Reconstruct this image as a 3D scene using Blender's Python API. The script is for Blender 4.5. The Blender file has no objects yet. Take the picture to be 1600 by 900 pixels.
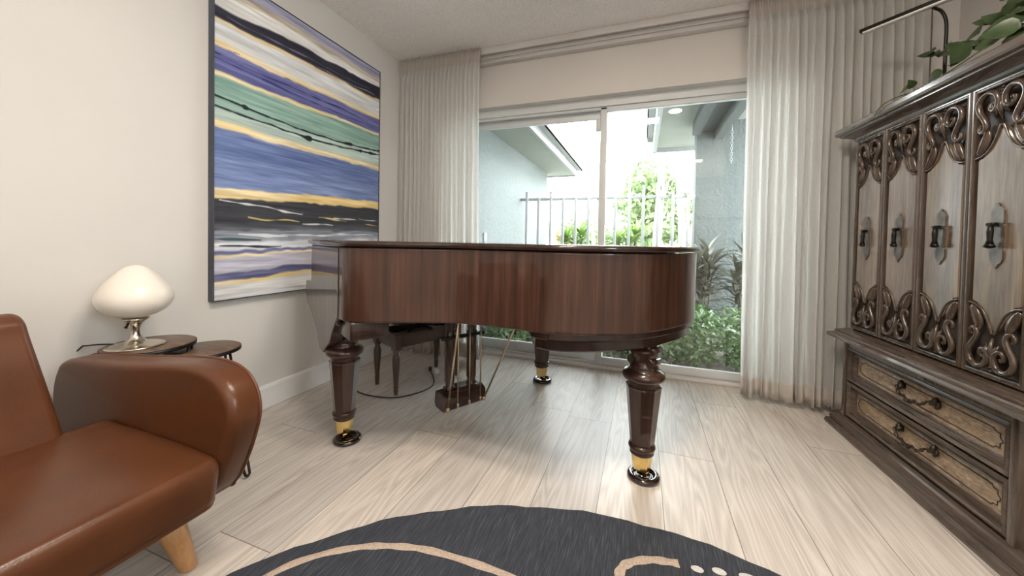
import bpy, bmesh, math, random
from mathutils import Vector, Matrix
random.seed(7)
scn = bpy.context.scene
C = scn.collection
PI = math.pi

# ------------------------------------------------------------------ materials
def lin(c):
    return tuple(((x/255)/12.92 if x/255 <= .04045 else ((x/255+.055)/1.055)**2.4) for x in c)
def hexc(r, g, b): return (*lin((r, g, b)), 1)

class NT:
    def __init__(s, name):
        s.m = bpy.data.materials.new(name); s.m.use_nodes = True
        s.t = s.m.node_tree; s.t.nodes.clear()
        s.out = s.n('ShaderNodeOutputMaterial')
    def n(s, typ, **kw):
        nd = s.t.nodes.new(typ)
        for k, v in kw.items():
            if k.startswith('i_'):
                key = k[2:]
                key = int(key) if key.isdigit() else key.replace('_', ' ')
                nd.inputs[key].default_value = v
            else: setattr(nd, k, v)
        return nd
    def l(s, a, b): s.t.links.new(a, b)
    def math(s, op, a, b=None, clamp=False):
        nd = s.n('ShaderNodeMath', operation=op, use_clamp=clamp)
        for i, x in enumerate((a, b)):
            if x is None: continue
            if hasattr(x, 'is_linked'): s.l(x, nd.inputs[i])
            else: nd.inputs[i].default_value = x
        return nd.outputs[0]
    def mix(s, f, a, b, blend='MIX'):
        nd = s.n('ShaderNodeMix', data_type='RGBA', blend_type=blend)
        for i, x in ((0, f), (6, a), (7, b)):
            if hasattr(x, 'is_linked'): s.l(x, nd.inputs[i])
            else: nd.inputs[i].default_value = x
        return nd.outputs[2]
    def ramp(s, f, stops):
        nd = s.n('ShaderNodeValToRGB'); e = nd.color_ramp.elements
        while len(e) < len(stops): e.new(.5)
        for q, (p, c) in zip(e, stops): q.position = p; q.color = c
        s.l(f, nd.inputs[0]); return nd.outputs[0]
    def coords(s, kind='Object', scale=(1, 1, 1), rot=(0, 0, 0)):
        tc = s.n('ShaderNodeTexCoord'); mp = s.n('ShaderNodeMapping')
        mp.inputs['Scale'].default_value = scale; mp.inputs['Rotation'].default_value = rot
        s.l(tc.outputs[kind], mp.inputs[0]); return mp.outputs[0]
    def noise(s, vec, scale, detail=4, rough=.5, dist=0):
        nd = s.n('ShaderNodeTexNoise'); nd.inputs['Scale'].default_value = scale
        nd.inputs['Detail'].default_value = detail; nd.inputs['Roughness'].default_value = rough
        nd.inputs['Distortion'].default_value = dist
        s.l(vec, nd.inputs['Vector']); return nd.outputs[0]
    def bump(s, h, strength=.3, dist=.01):
        nd = s.n('ShaderNodeBump'); nd.inputs['Strength'].default_value = strength
        nd.inputs['Distance'].default_value = dist; s.l(h, nd.inputs['Height']); return nd.outputs[0]
    def bsdf(s, color, rough=.5, metal=0, coat=0, coat_rough=.05, normal=None, spec=.5, **kw):
        b = s.n('ShaderNodeBsdfPrincipled')
        for k, x in (('Base Color', color), ('Roughness', rough), ('Metallic', metal), ('Coat Weight', coat),
                     ('Coat Roughness', coat_rough), ('Specular IOR Level', spec)):
            if hasattr(x, 'is_linked'): s.l(x, b.inputs[k])
            else: b.inputs[k].default_value = x
        for k, x in kw.items(): b.inputs[k.replace('_', ' ')].default_value = x
        if normal: s.l(normal, b.inputs['Normal'])
        s.l(b.outputs[0], s.out.inputs[0]); return b

def plain(name, col, rough=.5, metal=0, coat=0, nscale=0, namp=.12, bump=0, bscale=None, spec=.5):
    t = NT(name); c = col; nrm = None
    v = t.coords()
    if nscale:
        f = t.noise(v, nscale)
        d = tuple(x*(1-namp) for x in col[:3])+(1,); l_ = tuple(min(1, x*(1+namp)) for x in col[:3])+(1,)
        c = t.ramp(f, [(.3, d), (.7, l_)])
    if bump: nrm = t.bump(t.noise(v, bscale or nscale or 60), bump, .004)
    t.bsdf(c, rough, metal, coat, normal=nrm, spec=spec); return t.m

def wood(name, dark, mid, light, stretch, scale, rough=.35, coat=0, bump=.05, dist=.6, coat_rough=.04, fine=True, spec=.5):
    t = NT(name); v = t.coords(scale=stretch)
    a = t.noise(v, scale, 5, .6, dist)
    col = t.ramp(a, [(.28, dark), (.5, mid), (.72, light)])
    if fine:
        b = t.noise(v, scale*6, 3, .6)
        col = t.mix(.35, col, t.ramp(b, [(.35, dark), (.65, light)]))
    t.bsdf(col, rough, 0, coat, coat_rough, normal=t.bump(a, bump, .003), spec=spec); return t.m

M = {}
M['wall'] = plain('wall_paint', (.64, .62, .59, 1), .85, nscale=2, namp=.02, bump=.05, bscale=180)
M['ceiling'] = plain('ceiling_popcorn', (.88, .84, .81, 1), .95, nscale=90, namp=.08, bump=.8, bscale=110)
M['white_trim'] = plain('white_trim', (.78, .78, .78, 1), .45, nscale=3, namp=.02)
M['alu'] = plain('white_aluminium', (.62, .65, .66, 1), .4, nscale=3, namp=.03)
M['track'] = plain('rail_metal', (.62, .6, .58, 1), .4, nscale=4, namp=.03)

# floor planks: per-plank tone in a colour attribute, plank coordinates in UV maps
def floor_mat():
    t = NT('oak_planks')
    uv = t.n('ShaderNodeUVMap', uv_map='UVMap').outputs[0]
    uv2 = t.n('ShaderNodeUVMap', uv_map='UVEnd').outputs[0]
    at = t.n('ShaderNodeAttribute', attribute_name='tone')
    sp = t.n('ShaderNodeSeparateColor'); t.l(at.outputs['Color'], sp.inputs[0])
    s2 = t.n('ShaderNodeSeparateXYZ'); t.l(uv2, s2.inputs[0])
    s1 = t.n('ShaderNodeSeparateXYZ'); t.l(uv, s1.inputs[0])
    # plank-local vector: u across (m), v along (m), z = random slice
    cx = t.n('ShaderNodeCombineXYZ')
    t.l(s1.outputs[0], cx.inputs[0]); t.l(s1.outputs[1], cx.inputs[1])
    t.l(t.math('MULTIPLY', sp.outputs[1], 40.), cx.inputs[2])
    mp = t.n('ShaderNodeMapping'); mp.inputs['Scale'].default_value = (7.5, .6, 1); t.l(cx.outputs[0], mp.inputs[0])
    big = t.noise(mp.outputs[0], 1.0, 3, .5, .4)
    rings = t.math('FRACT', t.math('MULTIPLY', big, 15.0))
    rings = t.math('ABSOLUTE', t.math('SUBTRACT', t.math('MULTIPLY', rings, 2.), 1.))
    mp2 = t.n('ShaderNodeMapping'); mp2.inputs['Scale'].default_value = (130, 3.5, 1); t.l(cx.outputs[0], mp2.inputs[0])
    fine = t.noise(mp2.outputs[0], 1.0, 4, .65)
    mp3 = t.n('ShaderNodeMapping'); mp3.inputs['Scale'].default_value = (10, .7, 1); t.l(cx.outputs[0], mp3.inputs[0])
    cloud = t.noise(mp3.outputs[0], 1.0, 3, .5)
    g = t.math('ADD', t.math('MULTIPLY', rings, .35), t.math('MULTIPLY', fine, .65))
    col = t.ramp(g, [(.22, (.33, .292, .264, 1)), (.5, (.505, .465, .428, 1)), (.8, (.68, .64, .60, 1))])
    col = t.mix(t.math('MULTIPLY', cloud, .75), col, (.59, .548, .505, 1))
    tone = t.ramp(sp.outputs[0], [(0, (.89, .885, .88, 1)), (.5, (.99, .98, .965, 1)), (1, (1.09, 1.07, 1.04, 1))])
    col = t.mix(1., col, tone, 'MULTIPLY')
    # joints
    eu = t.math('ABSOLUTE', t.math('SUBTRACT', s2.outputs[0], .5))
    ev = t.math('ABSOLUTE', t.math('SUBTRACT', s2.outputs[1], .5))
    gu = t.math('GREATER_THAN', eu, .4935); gv = t.math('GREATER_THAN', ev, .4989)
    gap = t.math('MAXIMUM', gu, gv)
    col = t.mix(t.math('MULTIPLY', gap, .75), col, (.10, .08, .065, 1))
    h = t.math('SUBTRACT', t.math('MULTIPLY', g, .25), gap)
    t.bsdf(col, t.math('ADD', t.math('MULTIPLY', fine, .12), .33), 0, 0, normal=t.bump(h, .25, .002), spec=.5)
    return t.m
M['floor'] = floor_mat()

# mahogany in high gloss: vertical ribbon stripes follow the rim through its UV (u = metres along the rim)
def mahogany(name, use_uv=True, k=1.0):
    t = NT(name)
    if use_uv:
        v = t.n('ShaderNodeUVMap', uv_map='UVMap').outputs[0]
        mp = t.n('ShaderNodeMapping'); mp.inputs['Scale'].default_value = (34, 1.4, 1); t.l(v, mp.inputs[0]); v = mp.outputs[0]
        a = t.noise(v, 1.0, 5, .62, .15)
        mpb = t.n('ShaderNodeMapping'); mpb.inputs['Scale'].default_value = (.2, .6, 1); t.l(v, mpb.inputs[0])
        b = t.noise(mpb.outputs[0], 1.0, 2, .5)
    else:
        v = t.coords(scale=(26, 26, 1.2)); a = t.noise(v, 1.0, 5, .62, .15)
        b = t.noise(t.coords(scale=(4, 4, .8)), 1.0, 2, .5)
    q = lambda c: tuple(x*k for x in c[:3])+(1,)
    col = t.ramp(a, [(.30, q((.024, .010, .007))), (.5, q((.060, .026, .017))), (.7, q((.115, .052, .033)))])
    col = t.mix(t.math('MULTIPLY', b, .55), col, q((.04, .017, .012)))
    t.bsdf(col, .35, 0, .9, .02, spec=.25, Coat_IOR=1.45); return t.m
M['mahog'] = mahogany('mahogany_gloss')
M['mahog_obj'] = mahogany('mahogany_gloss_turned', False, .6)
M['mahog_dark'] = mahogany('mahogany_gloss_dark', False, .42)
M['brass'] = plain('polished_brass', (.83, .62, .26, 1), .18, 1, nscale=5, namp=.05)
M['bakelite'] = plain('brown_bakelite', (.018, .009, .007, 1), .12, 0, .6, nscale=5, namp=.1)
M['rod'] = plain('brass_rod', (.62, .50, .36, 1), .3, 1, nscale=5, namp=.05)
M['bench_wood'] = wood('bench_walnut', (.035, .02, .014, 1), (.06, .034, .023, 1), (.09, .052, .034, 1), (18, 18, 2), 1.0, .3, .4)
M['black_leather'] = plain('black_leather', (.012, .012, .014, 1), .35, 0, 0, nscale=6, namp=.2, bump=.15, bscale=160)
M['black_rubber'] = plain('black_rubber', (.01, .01, .01, 1), .5, nscale=8, namp=.1)
M['white_plastic'] = plain('white_plastic', (.75, .74, .72, 1), .4, nscale=8, namp=.03)

def leather():
    t = NT('cognac_leather'); v = t.coords()
    a = t.noise(v, 3.5, 3, .55); b = t.noise(t.coords(rot=(.4, .7, .3)), 11.3, 3, .6)
    vo = t.noise(v, 240, 2, .5)
    col = t.ramp(a, [(.3, (.085, .029, .011, 1)), (.7, (.125, .045, .018, 1))])
    col = t.mix(t.ramp(b, [(.35, (0, 0, 0, 1)), (.75, (.4, .4, .4, 1))]), col, (.07, .024, .009, 1))
    h = t.math('ADD', t.math('MULTIPLY', vo, .4), t.math('MULTIPLY', a, 1.2))
    t.bsdf(col, t.math('ADD', t.math('MULTIPLY', a, .2), .22), normal=t.bump(h, .16, .004), spec=.38); return t.m
M['leather'] = leather()
M['seam'] = plain('leather_piping', (.11, .036, .014, 1), .45, nscale=20)
M['beech'] = wood('honey_beech', (.42, .20, .075, 1), (.52, .27, .105, 1), (.60, .33, .14, 1), (20, 20, 2), 1., .35, .2)
M['table_wood'] = wood('rustic_walnut', (.06, .035, .024, 1), (.13, .082, .056, 1), (.22, .15, .105, 1), (3, 22, 3), 1., .4, 0, .1)
M['black_metal'] = plain('black_metal', (.018, .017, .016, 1), .4, .6, nscale=6, namp=.1)
M['nickel'] = plain('brushed_nickel', (.62, .58, .50, 1), .22, 1, nscale=4, namp=.05)
def opal():
    t = NT('opal_glass'); v = t.coords(); f = t.noise(v, 5)
    c = t.ramp(f, [(.3, (.80, .76, .69, 1)), (.7, (.84, .80, .73, 1))])
    t.bsdf(c, .28, Subsurface_Weight=.3, Subsurface_Radius=(.05, .05, .04)); return t.m
M['opal'] = opal()

# armoire timber
OAK = dict(rough=.27, coat=.5, bump=.08, coat_rough=.12)
M['oak_frame'] = wood('dark_oak', (.03, .019, .013, 1), (.066, .045, .032, 1), (.115, .082, .06, 1), (16, 16, 1.5), 1.2, **OAK)
M['oak_rail'] = wood('dark_oak_rail', (.032, .020, .014, 1), (.072, .049, .035, 1), (.125, .09, .066, 1), (16, 1.5, 16), 1.2, **OAK)
M['oak_field'] = wood('aged_oak_panel', (.062, .038, .022, 1), (.15, .10, .06, 1), (.25, .18, .115, 1), (9, 9, .9), 1.6, .30, .85, .06, 1.0, coat_rough=.17)
M['oak_burl'] = wood('burl_oak_panel', (.095, .056, .03, 1), (.29, .198, .118, 1), (.56, .43, .29, 1), (6, 4, 12), 2.2, .30, .45, .06, 2.2, coat_rough=.15)
M['oak_ground'] = plain('shaded_ground_and_inlay', (.030, .020, .014, 1), .5, nscale=10, namp=.2)  # recess shade put into the carving ground's colour; inlay lines share it
M['iron'] = plain('antique_iron', (.02, .018, .016, 1), .35, .7, nscale=20, namp=.3)
M['pewter'] = plain('antique_pewter', (.17, .16, .145, 1), .45, .7, nscale=30, namp=.25)
M['bronze'] = plain('aged_bronze', (.06, .045, .034, 1), .35, .7, nscale=30, namp=.3)

M['led'] = plain('led_diffuser', (.72, .72, .70, 1), .4, nscale=4, namp=.02)
def leafmat(name, a, b, trans=.35, rough=.4, scale=9):
    t = NT(name); f = t.noise(t.coords(), scale, 3)
    col = t.ramp(f, [(.3, a), (.7, b)])
    bs = t.bsdf(col, rough); tr = t.n('ShaderNodeBsdfTranslucent'); t.l(col, tr.inputs[0])
    mx = t.n('ShaderNodeMixShader'); mx.inputs[0].default_value = trans
    t.l(bs.outputs[0], mx.inputs[1]); t.l(tr.outputs[0], mx.inputs[2]); t.l(mx.outputs[0], t.out.inputs[0]); return t.m
M['pothos'] = leafmat('pothos_leaf', (.022, .042, .015, 1), (.05, .08, .03, 1), .12, .3, 20)
M['vine'] = plain('vine_stem', (.06, .09, .035, 1), .5, nscale=20)
M['ceramic'] = plain('white_ceramic', (.7, .69, .66, 1), .25, nscale=5, namp=.03)

def sheer(name, col, trans, transp):
    t = NT(name)
    uv = t.coords('Object')
    w1 = t.noise(t.coords('Object', (420, 420, 14)), 1.0, 2, .5); w2 = t.noise(t.coords('Object', (60, 60, 330)), 1.0, 2, .5)
    w = t.math('ADD', t.math('MULTIPLY', w1, .5), t.math('MULTIPLY', w2, .5))
    c = t.mix(w, tuple(x*.84 for x in col[:3])+(1,), col)
    d = t.n('ShaderNodeBsdfDiffuse'); t.l(c, d.inputs[0])
    tr = t.n('ShaderNodeBsdfTranslucent'); t.l(c, tr.inputs[0])
    tp = t.n('ShaderNodeBsdfTransparent')
    m1 = t.n('ShaderNodeMixShader'); m1.inputs[0].default_value = trans
    t.l(d.outputs[0], m1.inputs[1]); t.l(tr.outputs[0], m1.inputs[2])
    m2 = t.n('ShaderNodeMixShader'); t.l(t.math('MULTIPLY', w, transp*2), m2.inputs[0])
    t.l(m1.outputs[0], m2.inputs[1]); t.l(tp.outputs[0], m2.inputs[2]); t.l(m2.outputs[0], t.out.inputs[0]); return t.m
M['sheer'] = sheer('sheer_linen', (.94, .935, .92, 1), .72, .2)
M['hem'] = sheer('linen_hem', (.74, .69, .64, 1), .35, .02)

def glass():
    t = NT('window_glass')
    fr = t.n('ShaderNodeFresnel'); fr.inputs[0].default_value = 1.5
    g = t.n('ShaderNodeBsdfGlossy'); g.inputs['Roughness'].default_value = .01
    tp = t.n('ShaderNodeBsdfTransparent'); tp.inputs[0].default_value = (.97, .985, .975, 1)
    mx = t.n('ShaderNodeMixShader'); t.l(fr.outputs[0], mx.inputs[0])
    t.l(tp.outputs[0], mx.inputs[1]); t.l(g.outputs[0], mx.inputs[2]); t.l(mx.outputs[0], t.out.inputs[0]); return t.m
M['glass'] = glass()

def rugmat():
    t = NT('charcoal_rug'); a = t.noise(t.coords(scale=(260, 12, 1), rot=(0, 0, .4)), 1.0, 3, .6); b = t.noise(t.coords(), 6, 4)
    col = t.ramp(a, [(.3, (.018, .021, .028, 1)), (.55, (.043, .048, .061, 1)), (.8, (.115, .124, .146, 1))])
    col = t.mix(t.math('MULTIPLY', b, .3), col, (.046, .051, .064, 1))
    t.bsdf(col, .9, normal=t.bump(t.noise(t.coords(), 320), .5, .003), spec=.3); return t.m
M['rug'] = rugmat()
M['rug_line'] = plain('rug_beige_yarn', (.46, .37, .30, 1), .95, nscale=200, namp=.2, bump=.5, bscale=320, spec=.2)

M['rug_white'] = plain('rug_white_yarn', (.60, .58, .56, 1), .95, nscale=200, namp=.15, bump=.5, bscale=320, spec=.2)

def stucco(name, col):
    t = NT(name); v = t.coords()
    a = t.noise(v, 17, 5, .6, .8); b = t.noise(v, 70, 3)
    h = t.ramp(a, [(.44, (0, 0, 0, 1)), (.56, (1, 1, 1, 1))])
    c = t.mix(a, tuple(x*.94 for x in col[:3])+(1,), col)
    t.bsdf(c, .9, normal=t.bump(t.math('ADD', h, t.math('MULTIPLY', b, .5)), .42, .02)); return t.m
M['stucco'] = stucco('pale_stucco', (.165, .188, .184, 1))
M['stucco_grey'] = stucco('grey_green_stucco', (.088, .103, .10, 1))
M['soffit'] = plain('soffit_paint', (.24, .26, .23, 1), .8, nscale=5, namp=.04)
M['ext_white'] = plain('exterior_white', (.24, .25, .25, 1), .6, nscale=3, namp=.03)
M['gutter'] = plain('grey_gutter', (.32, .34, .34, 1), .5, nscale=3, namp=.05)
M['ground'] = plain('mulch_ground', (.16, .14, .12, 1), .95, nscale=14, namp=.5, bump=.8, bscale=40)
M['paving'] = plain('pale_paving', (.22, .225, .215, 1), .95, nscale=6, namp=.4, bump=.8, bscale=60)
M['hedge'] = leafmat('hedge_leaf', (.04, .08, .027, 1), (.12, .195, .068, 1), .3, .28, 7)
M['cordy'] = leafmat('cordyline_leaf', (.05, .055, .045, 1), (.14, .14, .10, 1), .2, .35, 8)
M['palmleaf'] = leafmat('palm_leaf', (.10, .19, .033, 1), (.20, .32, .08, 1), .4, .4, 6)
M['croton'] = leafmat('croton_leaf', (.42, .20, .035, 1), (.55, .38, .08, 1), .35, .4, 9)
M['treeleaf'] = leafmat('tree_leaf', (.08, .14, .042, 1), (.175, .25, .10, 1), .4, .5, 3)
M['bark'] = plain('pale_bark', (.20, .18, .165, 1), .9, nscale=30, namp=.4, bump=.6, bscale=30)
M['bark_d'] = plain('brown_bark', (.12, .10, .08, 1), .9, nscale=30, namp=.3)
def emit(name, col, s):
    t = NT(name); e = t.n('ShaderNodeEmission'); e.inputs[0].default_value = col; e.inputs[1].default_value = s
    t.l(e.outputs[0], t.out.inputs[0]); return t.m
M['bulb'] = emit('warm_bulb', (1, .93, .72, 1), 2.2)

# ------------------------------------------------------------------ mesh helpers
class MB:
    def __init__(s): s.b = bmesh.new(); s.mi = 0; s.sm = True
    def face(s, vs, smooth=None, mi=None):
        try: f = s.b.faces.new(vs)
        except ValueError: return None
        f.material_index = s.mi if mi is None else mi
        f.smooth = s.sm if smooth is None else smooth
        return f
    def box(s, x0, x1, y0, y1, z0, z1, bev=0, seg=2, M4=None):
        t = bmesh.new(); bmesh.ops.create_cube(t, size=1)
        for v in t.verts: v.co = Vector(((x0+x1)/2+v.co.x*(x1-x0), (y0+y1)/2+v.co.y*(y1-y0), (z0+z1)/2+v.co.z*(z1-z0)))
        if bev: bmesh.ops.bevel(t, geom=t.edges[:], offset=bev, segments=seg, profile=.6, affect='EDGES')
        s.add(t, M4, smooth=False if not bev else None); return s
    def add(s, t, M4=None, smooth=None):
        mp = {}
        for v in t.verts: mp[v] = s.b.verts.new(M4 @ v.co if M4 else v.co)
        for f in t.faces: s.face([mp[v] for v in f.verts], smooth)
        t.free()
    def rings(s, R, close=True, cap0=True, cap1=True, smooth=None):
        V = [[s.b.verts.new(p) for p in r] for r in R]; n = len(V[0])
        for i in range(len(V)-1):
            for j in range(n if close else n-1):
                k = (j+1) % n
                s.face([V[i][j], V[i][k], V[i+1][k], V[i+1][j]], smooth)
        if cap0: s.face(list(reversed(V[0])), False)
        if cap1: s.face(V[-1], False)
        return V
    def lathe(s, prof, n=24, c=(0, 0, 0), M4=None, smooth=None, cap=True, rot=0, squash=1):
        R = []
        for r, z in prof:
            ring = []
            for k in range(n):
                a = 2*PI*k/n+rot
                p = Vector((c[0]+max(r, 1e-4)*math.cos(a), c[1]+max(r, 1e-4)*math.sin(a)*squash, c[2]+z))
                ring.append(M4 @ p if M4 else p)
            R.append(ring)
        s.rings(R, True, cap, cap, smooth); return s
    def tube(s, pts, r, n=8, closed=False, flat=1.0, nrm=None, cap=True):
        pts = [Vector(p) for p in pts]; N = len(pts)
        rr = r if hasattr(r, '__len__') else [r]*N
        R = []; prev = None
        for i, p in enumerate(pts):
            if closed: d = pts[(i+1) % N]-pts[i-1]
            else: d = pts[min(i+1, N-1)]-pts[max(i-1, 0)]
            d.normalize()
            if nrm is not None: a = Vector(nrm)
            elif prev is not None: a = prev-d*prev.dot(d)
            else: a = Vector((0, 0, 1)) if abs(d.z) < .9 else Vector((1, 0, 0))
            a = (a-d*a.dot(d))
            if a.length < 1e-6: a = d.orthogonal()
            a.normalize(); prev = a; b = d.cross(a)
            R.append([p+(a*math.sin(2*PI*k/n)*flat+b*math.cos(2*PI*k/n))*rr[i] for k in range(n)])
        if closed: R.append(R[0]); s.rings(R[:-1]+[R[0]], True, False, False)
        else: s.rings(R, True, cap, cap)
        return s
    def prism(s, poly, z0, z1, M4=None, smooth=False, cap0=True, cap1=True):
        f = (lambda p: M4 @ Vector(p)) if M4 else Vector
        s.rings([[f((x, y, z0)) for x, y in poly], [f((x, y, z1)) for x, y in poly]], True, cap0, cap1, smooth); return s
    def pillow(s, poly, t0, t1, r, M4=None, n=5, fan=False):
        """outline extruded t0..t1 with edges rounded by r"""
        f = (lambda p: M4 @ Vector(p)) if M4 else Vector
        lo, hi = [], []
        for i in range(n+1):
            a = PI/2*i/n      # 0 = flat face, 90 = side
            lo.append([f((x, y, t0+r*(1-math.cos(a)))) for x, y in inset(poly, r*(1-math.sin(a)))])
            a = PI/2*(1-i/n)
            hi.append([f((x, y, t1-r*(1-math.cos(a)))) for x, y in inset(poly, r*(1-math.sin(a)))])
        V = s.rings(lo+hi, True, not fan, not fan, True)
        if fan:
            cx = sum(p[0] for p in poly)/len(poly); cy = sum(p[1] for p in poly)/len(poly)
            for ring, t in ((V[0], t0), (V[-1], t1)):
                c = s.b.verts.new(f((cx, cy, t)))
                for k in range(len(ring)): s.face([ring[k-1], ring[k], c], True)
        return s
    def build(s, name, mats, parent=None, recalc=True, uvfn=None):
        if recalc: bmesh.ops.recalc_face_normals(s.b, faces=s.b.faces[:])
        me = bpy.data.meshes.new(name); s.b.to_mesh(me); s.b.free()
        for m in (mats if isinstance(mats, (list, tuple)) else [mats]): me.materials.append(M[m] if isinstance(m, str) else m)
        o = bpy.data.objects.new(name, me); C.objects.link(o)
        if parent: o.parent = parent
        return o

def area(poly): return sum(poly[i-1][0]*poly[i][1]-poly[i][0]*poly[i-1][1] for i in range(len(poly)))/2
def inset(poly, d):
    sg = 1 if area(poly) > 0 else -1; out = []; n = len(poly)
    for i in range(n):
        a, b, c = Vector(poly[i-1]), Vector(poly[i]), Vector(poly[(i+1) % n])
        e1 = (b-a); e2 = (c-b)
        if e1.length < 1e-7 or e2.length < 1e-7: out.append(tuple(b)); continue
        e1.normalize(); e2.normalize()
        n1 = Vector((-e1.y, e1.x))*sg; n2 = Vector((-e2.y, e2.x))*sg
        m = n1+n2
        if m.length < 1e-4: m = n1
        m.normalize(); k = max(m.dot(n1), .45)
        q = b+m*(d/k); out.append((q.x, q.y))
    return out
def catmull(P, n=8, closed=False):
    out = []; N = len(P); V = [Vector(p) for p in P]
    rng = range(N if closed else N-1)
    for i in rng:
        p0 = V[(i-1) % N] if closed or i > 0 else V[0]*2-V[1]
        p1 = V[i]; p2 = V[(i+1) % N]
        p3 = V[(i+2) % N] if closed or i+2 < N else V[-1]*2-V[-2]
        for k in range(n):
            t = k/n
            out.append(.5*((2*p1)+(p2-p0)*t+(2*p0-5*p1+4*p2-p3)*t*t+(3*p1-p0-3*p2+p3)*t**3))
    if not closed: out.append(V[-1].copy())
    return out
def lerp(a, b, t): return a+(b-a)*t

def thing(name, label, cat, loc=(0, 0, 0), rz=0, group=None):
    o = bpy.data.objects.new(name, None); o.empty_display_size = .1; C.objects.link(o)
    o.location = loc; o.rotation_euler = (0, 0, rz); return tag(o, label, cat, group)
def tag(o, label=None, cat=None, group=None, kind=None):
    if label: o['label'] = label
    if cat: o['category'] = cat
    if group: o['group'] = group
    if kind: o['kind'] = kind
    return o
def struct(o): o['kind'] = 'structure'; return o
def boxobj(name, dims, mat, parent=None, bev=0):
    return MB().box(*dims, bev=bev).build(name, mat, parent)

# ------------------------------------------------------------------ the room
XL, XR, YW, YB, H = -2.055, 1.70, 2.87, -3.4, 2.57
OX0, OX1, OZ = -1.56, .92, 2.09            # door opening
def make_floor():
    bm = bmesh.new(); u1 = bm.loops.layers.uv.new('UVMap'); u2 = bm.loops.layers.uv.new('UVEnd')
    cl = bm.loops.layers.float_color.new('tone')
    rnd = random.Random(3); w = .2365
    joints = {-2: 2.12, 1: 1.878, 2: 2.559, -3: 2.42, -4: 1.62, -5: .81, 0: 2.70, -1: .55, -6: 2.2, -7: 1.4, 3: 1.3, 4: 2.2, 5: .9, 6: 2.0}
    i0 = int(math.floor((XL+.137)/w))-1
    for i in range(i0, 9):
        x0 = -.137+i*w; x1 = x0+w
        xa, xb = max(x0, XL), min(x1, XR)
        if xb <= xa: continue
        j = joints.get(i, rnd.uniform(0, 1.5)); L = 1.52; y = j-6*L
        while y < 3.0:
            ya, yb = max(y, YB), min(y+L, 3.0)
            if yb > ya:
                tone = (rnd.random(), rnd.random(), rnd.random(), 1)
                vs = [bm.verts.new((a, b, 0)) for a, b in ((xa, ya), (xb, ya), (xb, yb), (xa, yb))]
                f = bm.faces.new(vs)
                for lp, (a, b) in zip(f.loops, ((xa, ya), (xb, ya), (xb, yb), (xa, yb))):
                    lp[u1].uv = (a-x0, b-y); lp[u2].uv = ((a-x0)/w, (b-y)/L); lp[cl] = tone
            y += L
    # slab under the planks
    e = [bm.verts.new((x, y_, z)) for z in (-.002, -.06) for x, y_ in ((XL, YB), (XR, YB), (XR, 3.0), (XL, 3.0))]
    for q in ((0, 1, 2, 3), (7, 6, 5, 4), (0, 4, 5, 1), (1, 5, 6, 2), (2, 6, 7, 3), (3, 7, 4, 0)): bm.faces.new([e[k] for k in q])
    me = bpy.data.meshes.new('floor'); bm.to_mesh(me); bm.free(); me.materials.append(M['floor'])
    o = bpy.data.objects.new('floor', me); C.objects.link(o); return struct(o)
make_floor()
struct(boxobj('ceiling', (XL-.1, XR+.1, YB-.1, YW+.25, H, H+.08), 'ceiling'))
struct(boxobj('wall_left', (XL-.1, XL, YB-.1, YW, -.06, H), 'wall'))
m = MB()
m.box(XR, XR+.1, .35, YW, -.06, H); m.box(XR, XR+.1, YB-.1, -.65, -.06, H); m.box(XR, XR+.1, -.65, .35, 1.95, H); m.box(XR, XR+.1, -.65, .35, -.06, 1.22)
struct(m.build('wall_right', 'wall'))
m = MB()
m.box(XL-.1, OX0, YW, YW+.22, -.06, H); m.box(OX1, XR+.1, YW, YW+.22, -.06, H); m.box(OX0, OX1, YW, YW+.22, OZ+.05, H)
struct(m.build('wall_front', 'wall'))
struct(boxobj('wall_back', (XL, XR, YB-.1, YB, -.06, H), 'wall'))
wn = bpy.data.objects.new('fill_window', None); C.objects.link(wn); struct(wn)  # window added out of view to let sky light onto the left wall
m = MB()
for y in (-.65, -.17, .31): m.box(XR+.03, XR+.08, y, y+.04, 1.22, 1.95)
m.box(XR+.03, XR+.08, -.65, .35, 1.22, 1.26); m.box(XR+.03, XR+.08, -.65, .35, 1.91, 1.95)
m.build('fill_window_frame', 'white_trim', wn)
for a, b in ((-.61, -.17), (-.13, .31)): boxobj('fill_window_pane', (XR+.052, XR+.058, a, b, 1.26, 1.91), 'glass', wn)

# baseboards
def baseboard(name, P0, P1, nrm):
    prof = [(0, 0), (.016, 0), (.016, .118), (.012, .128), (.005, .135), (0, .135)]
    a, b = Vector(P0), Vector(P1); nn = Vector(nrm); m = MB(); m.sm = False
    m.rings([[q+nn*x+Vector((0, 0, z)) for x, z in prof] for q in (a, b)])
    struct(m.build(name, 'white_trim'))
baseboard('baseboard_left', (XL, YB, 0), (XL, YW, 0), (1, 0, 0))
baseboard('baseboard_right', (XR, YB, 0), (XR, YW-.02, 0), (-1, 0, 0))
baseboard('baseboard_front', (XL+.02, YW, 0), (OX0, YW, 0), (0, -1, 0))

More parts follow.
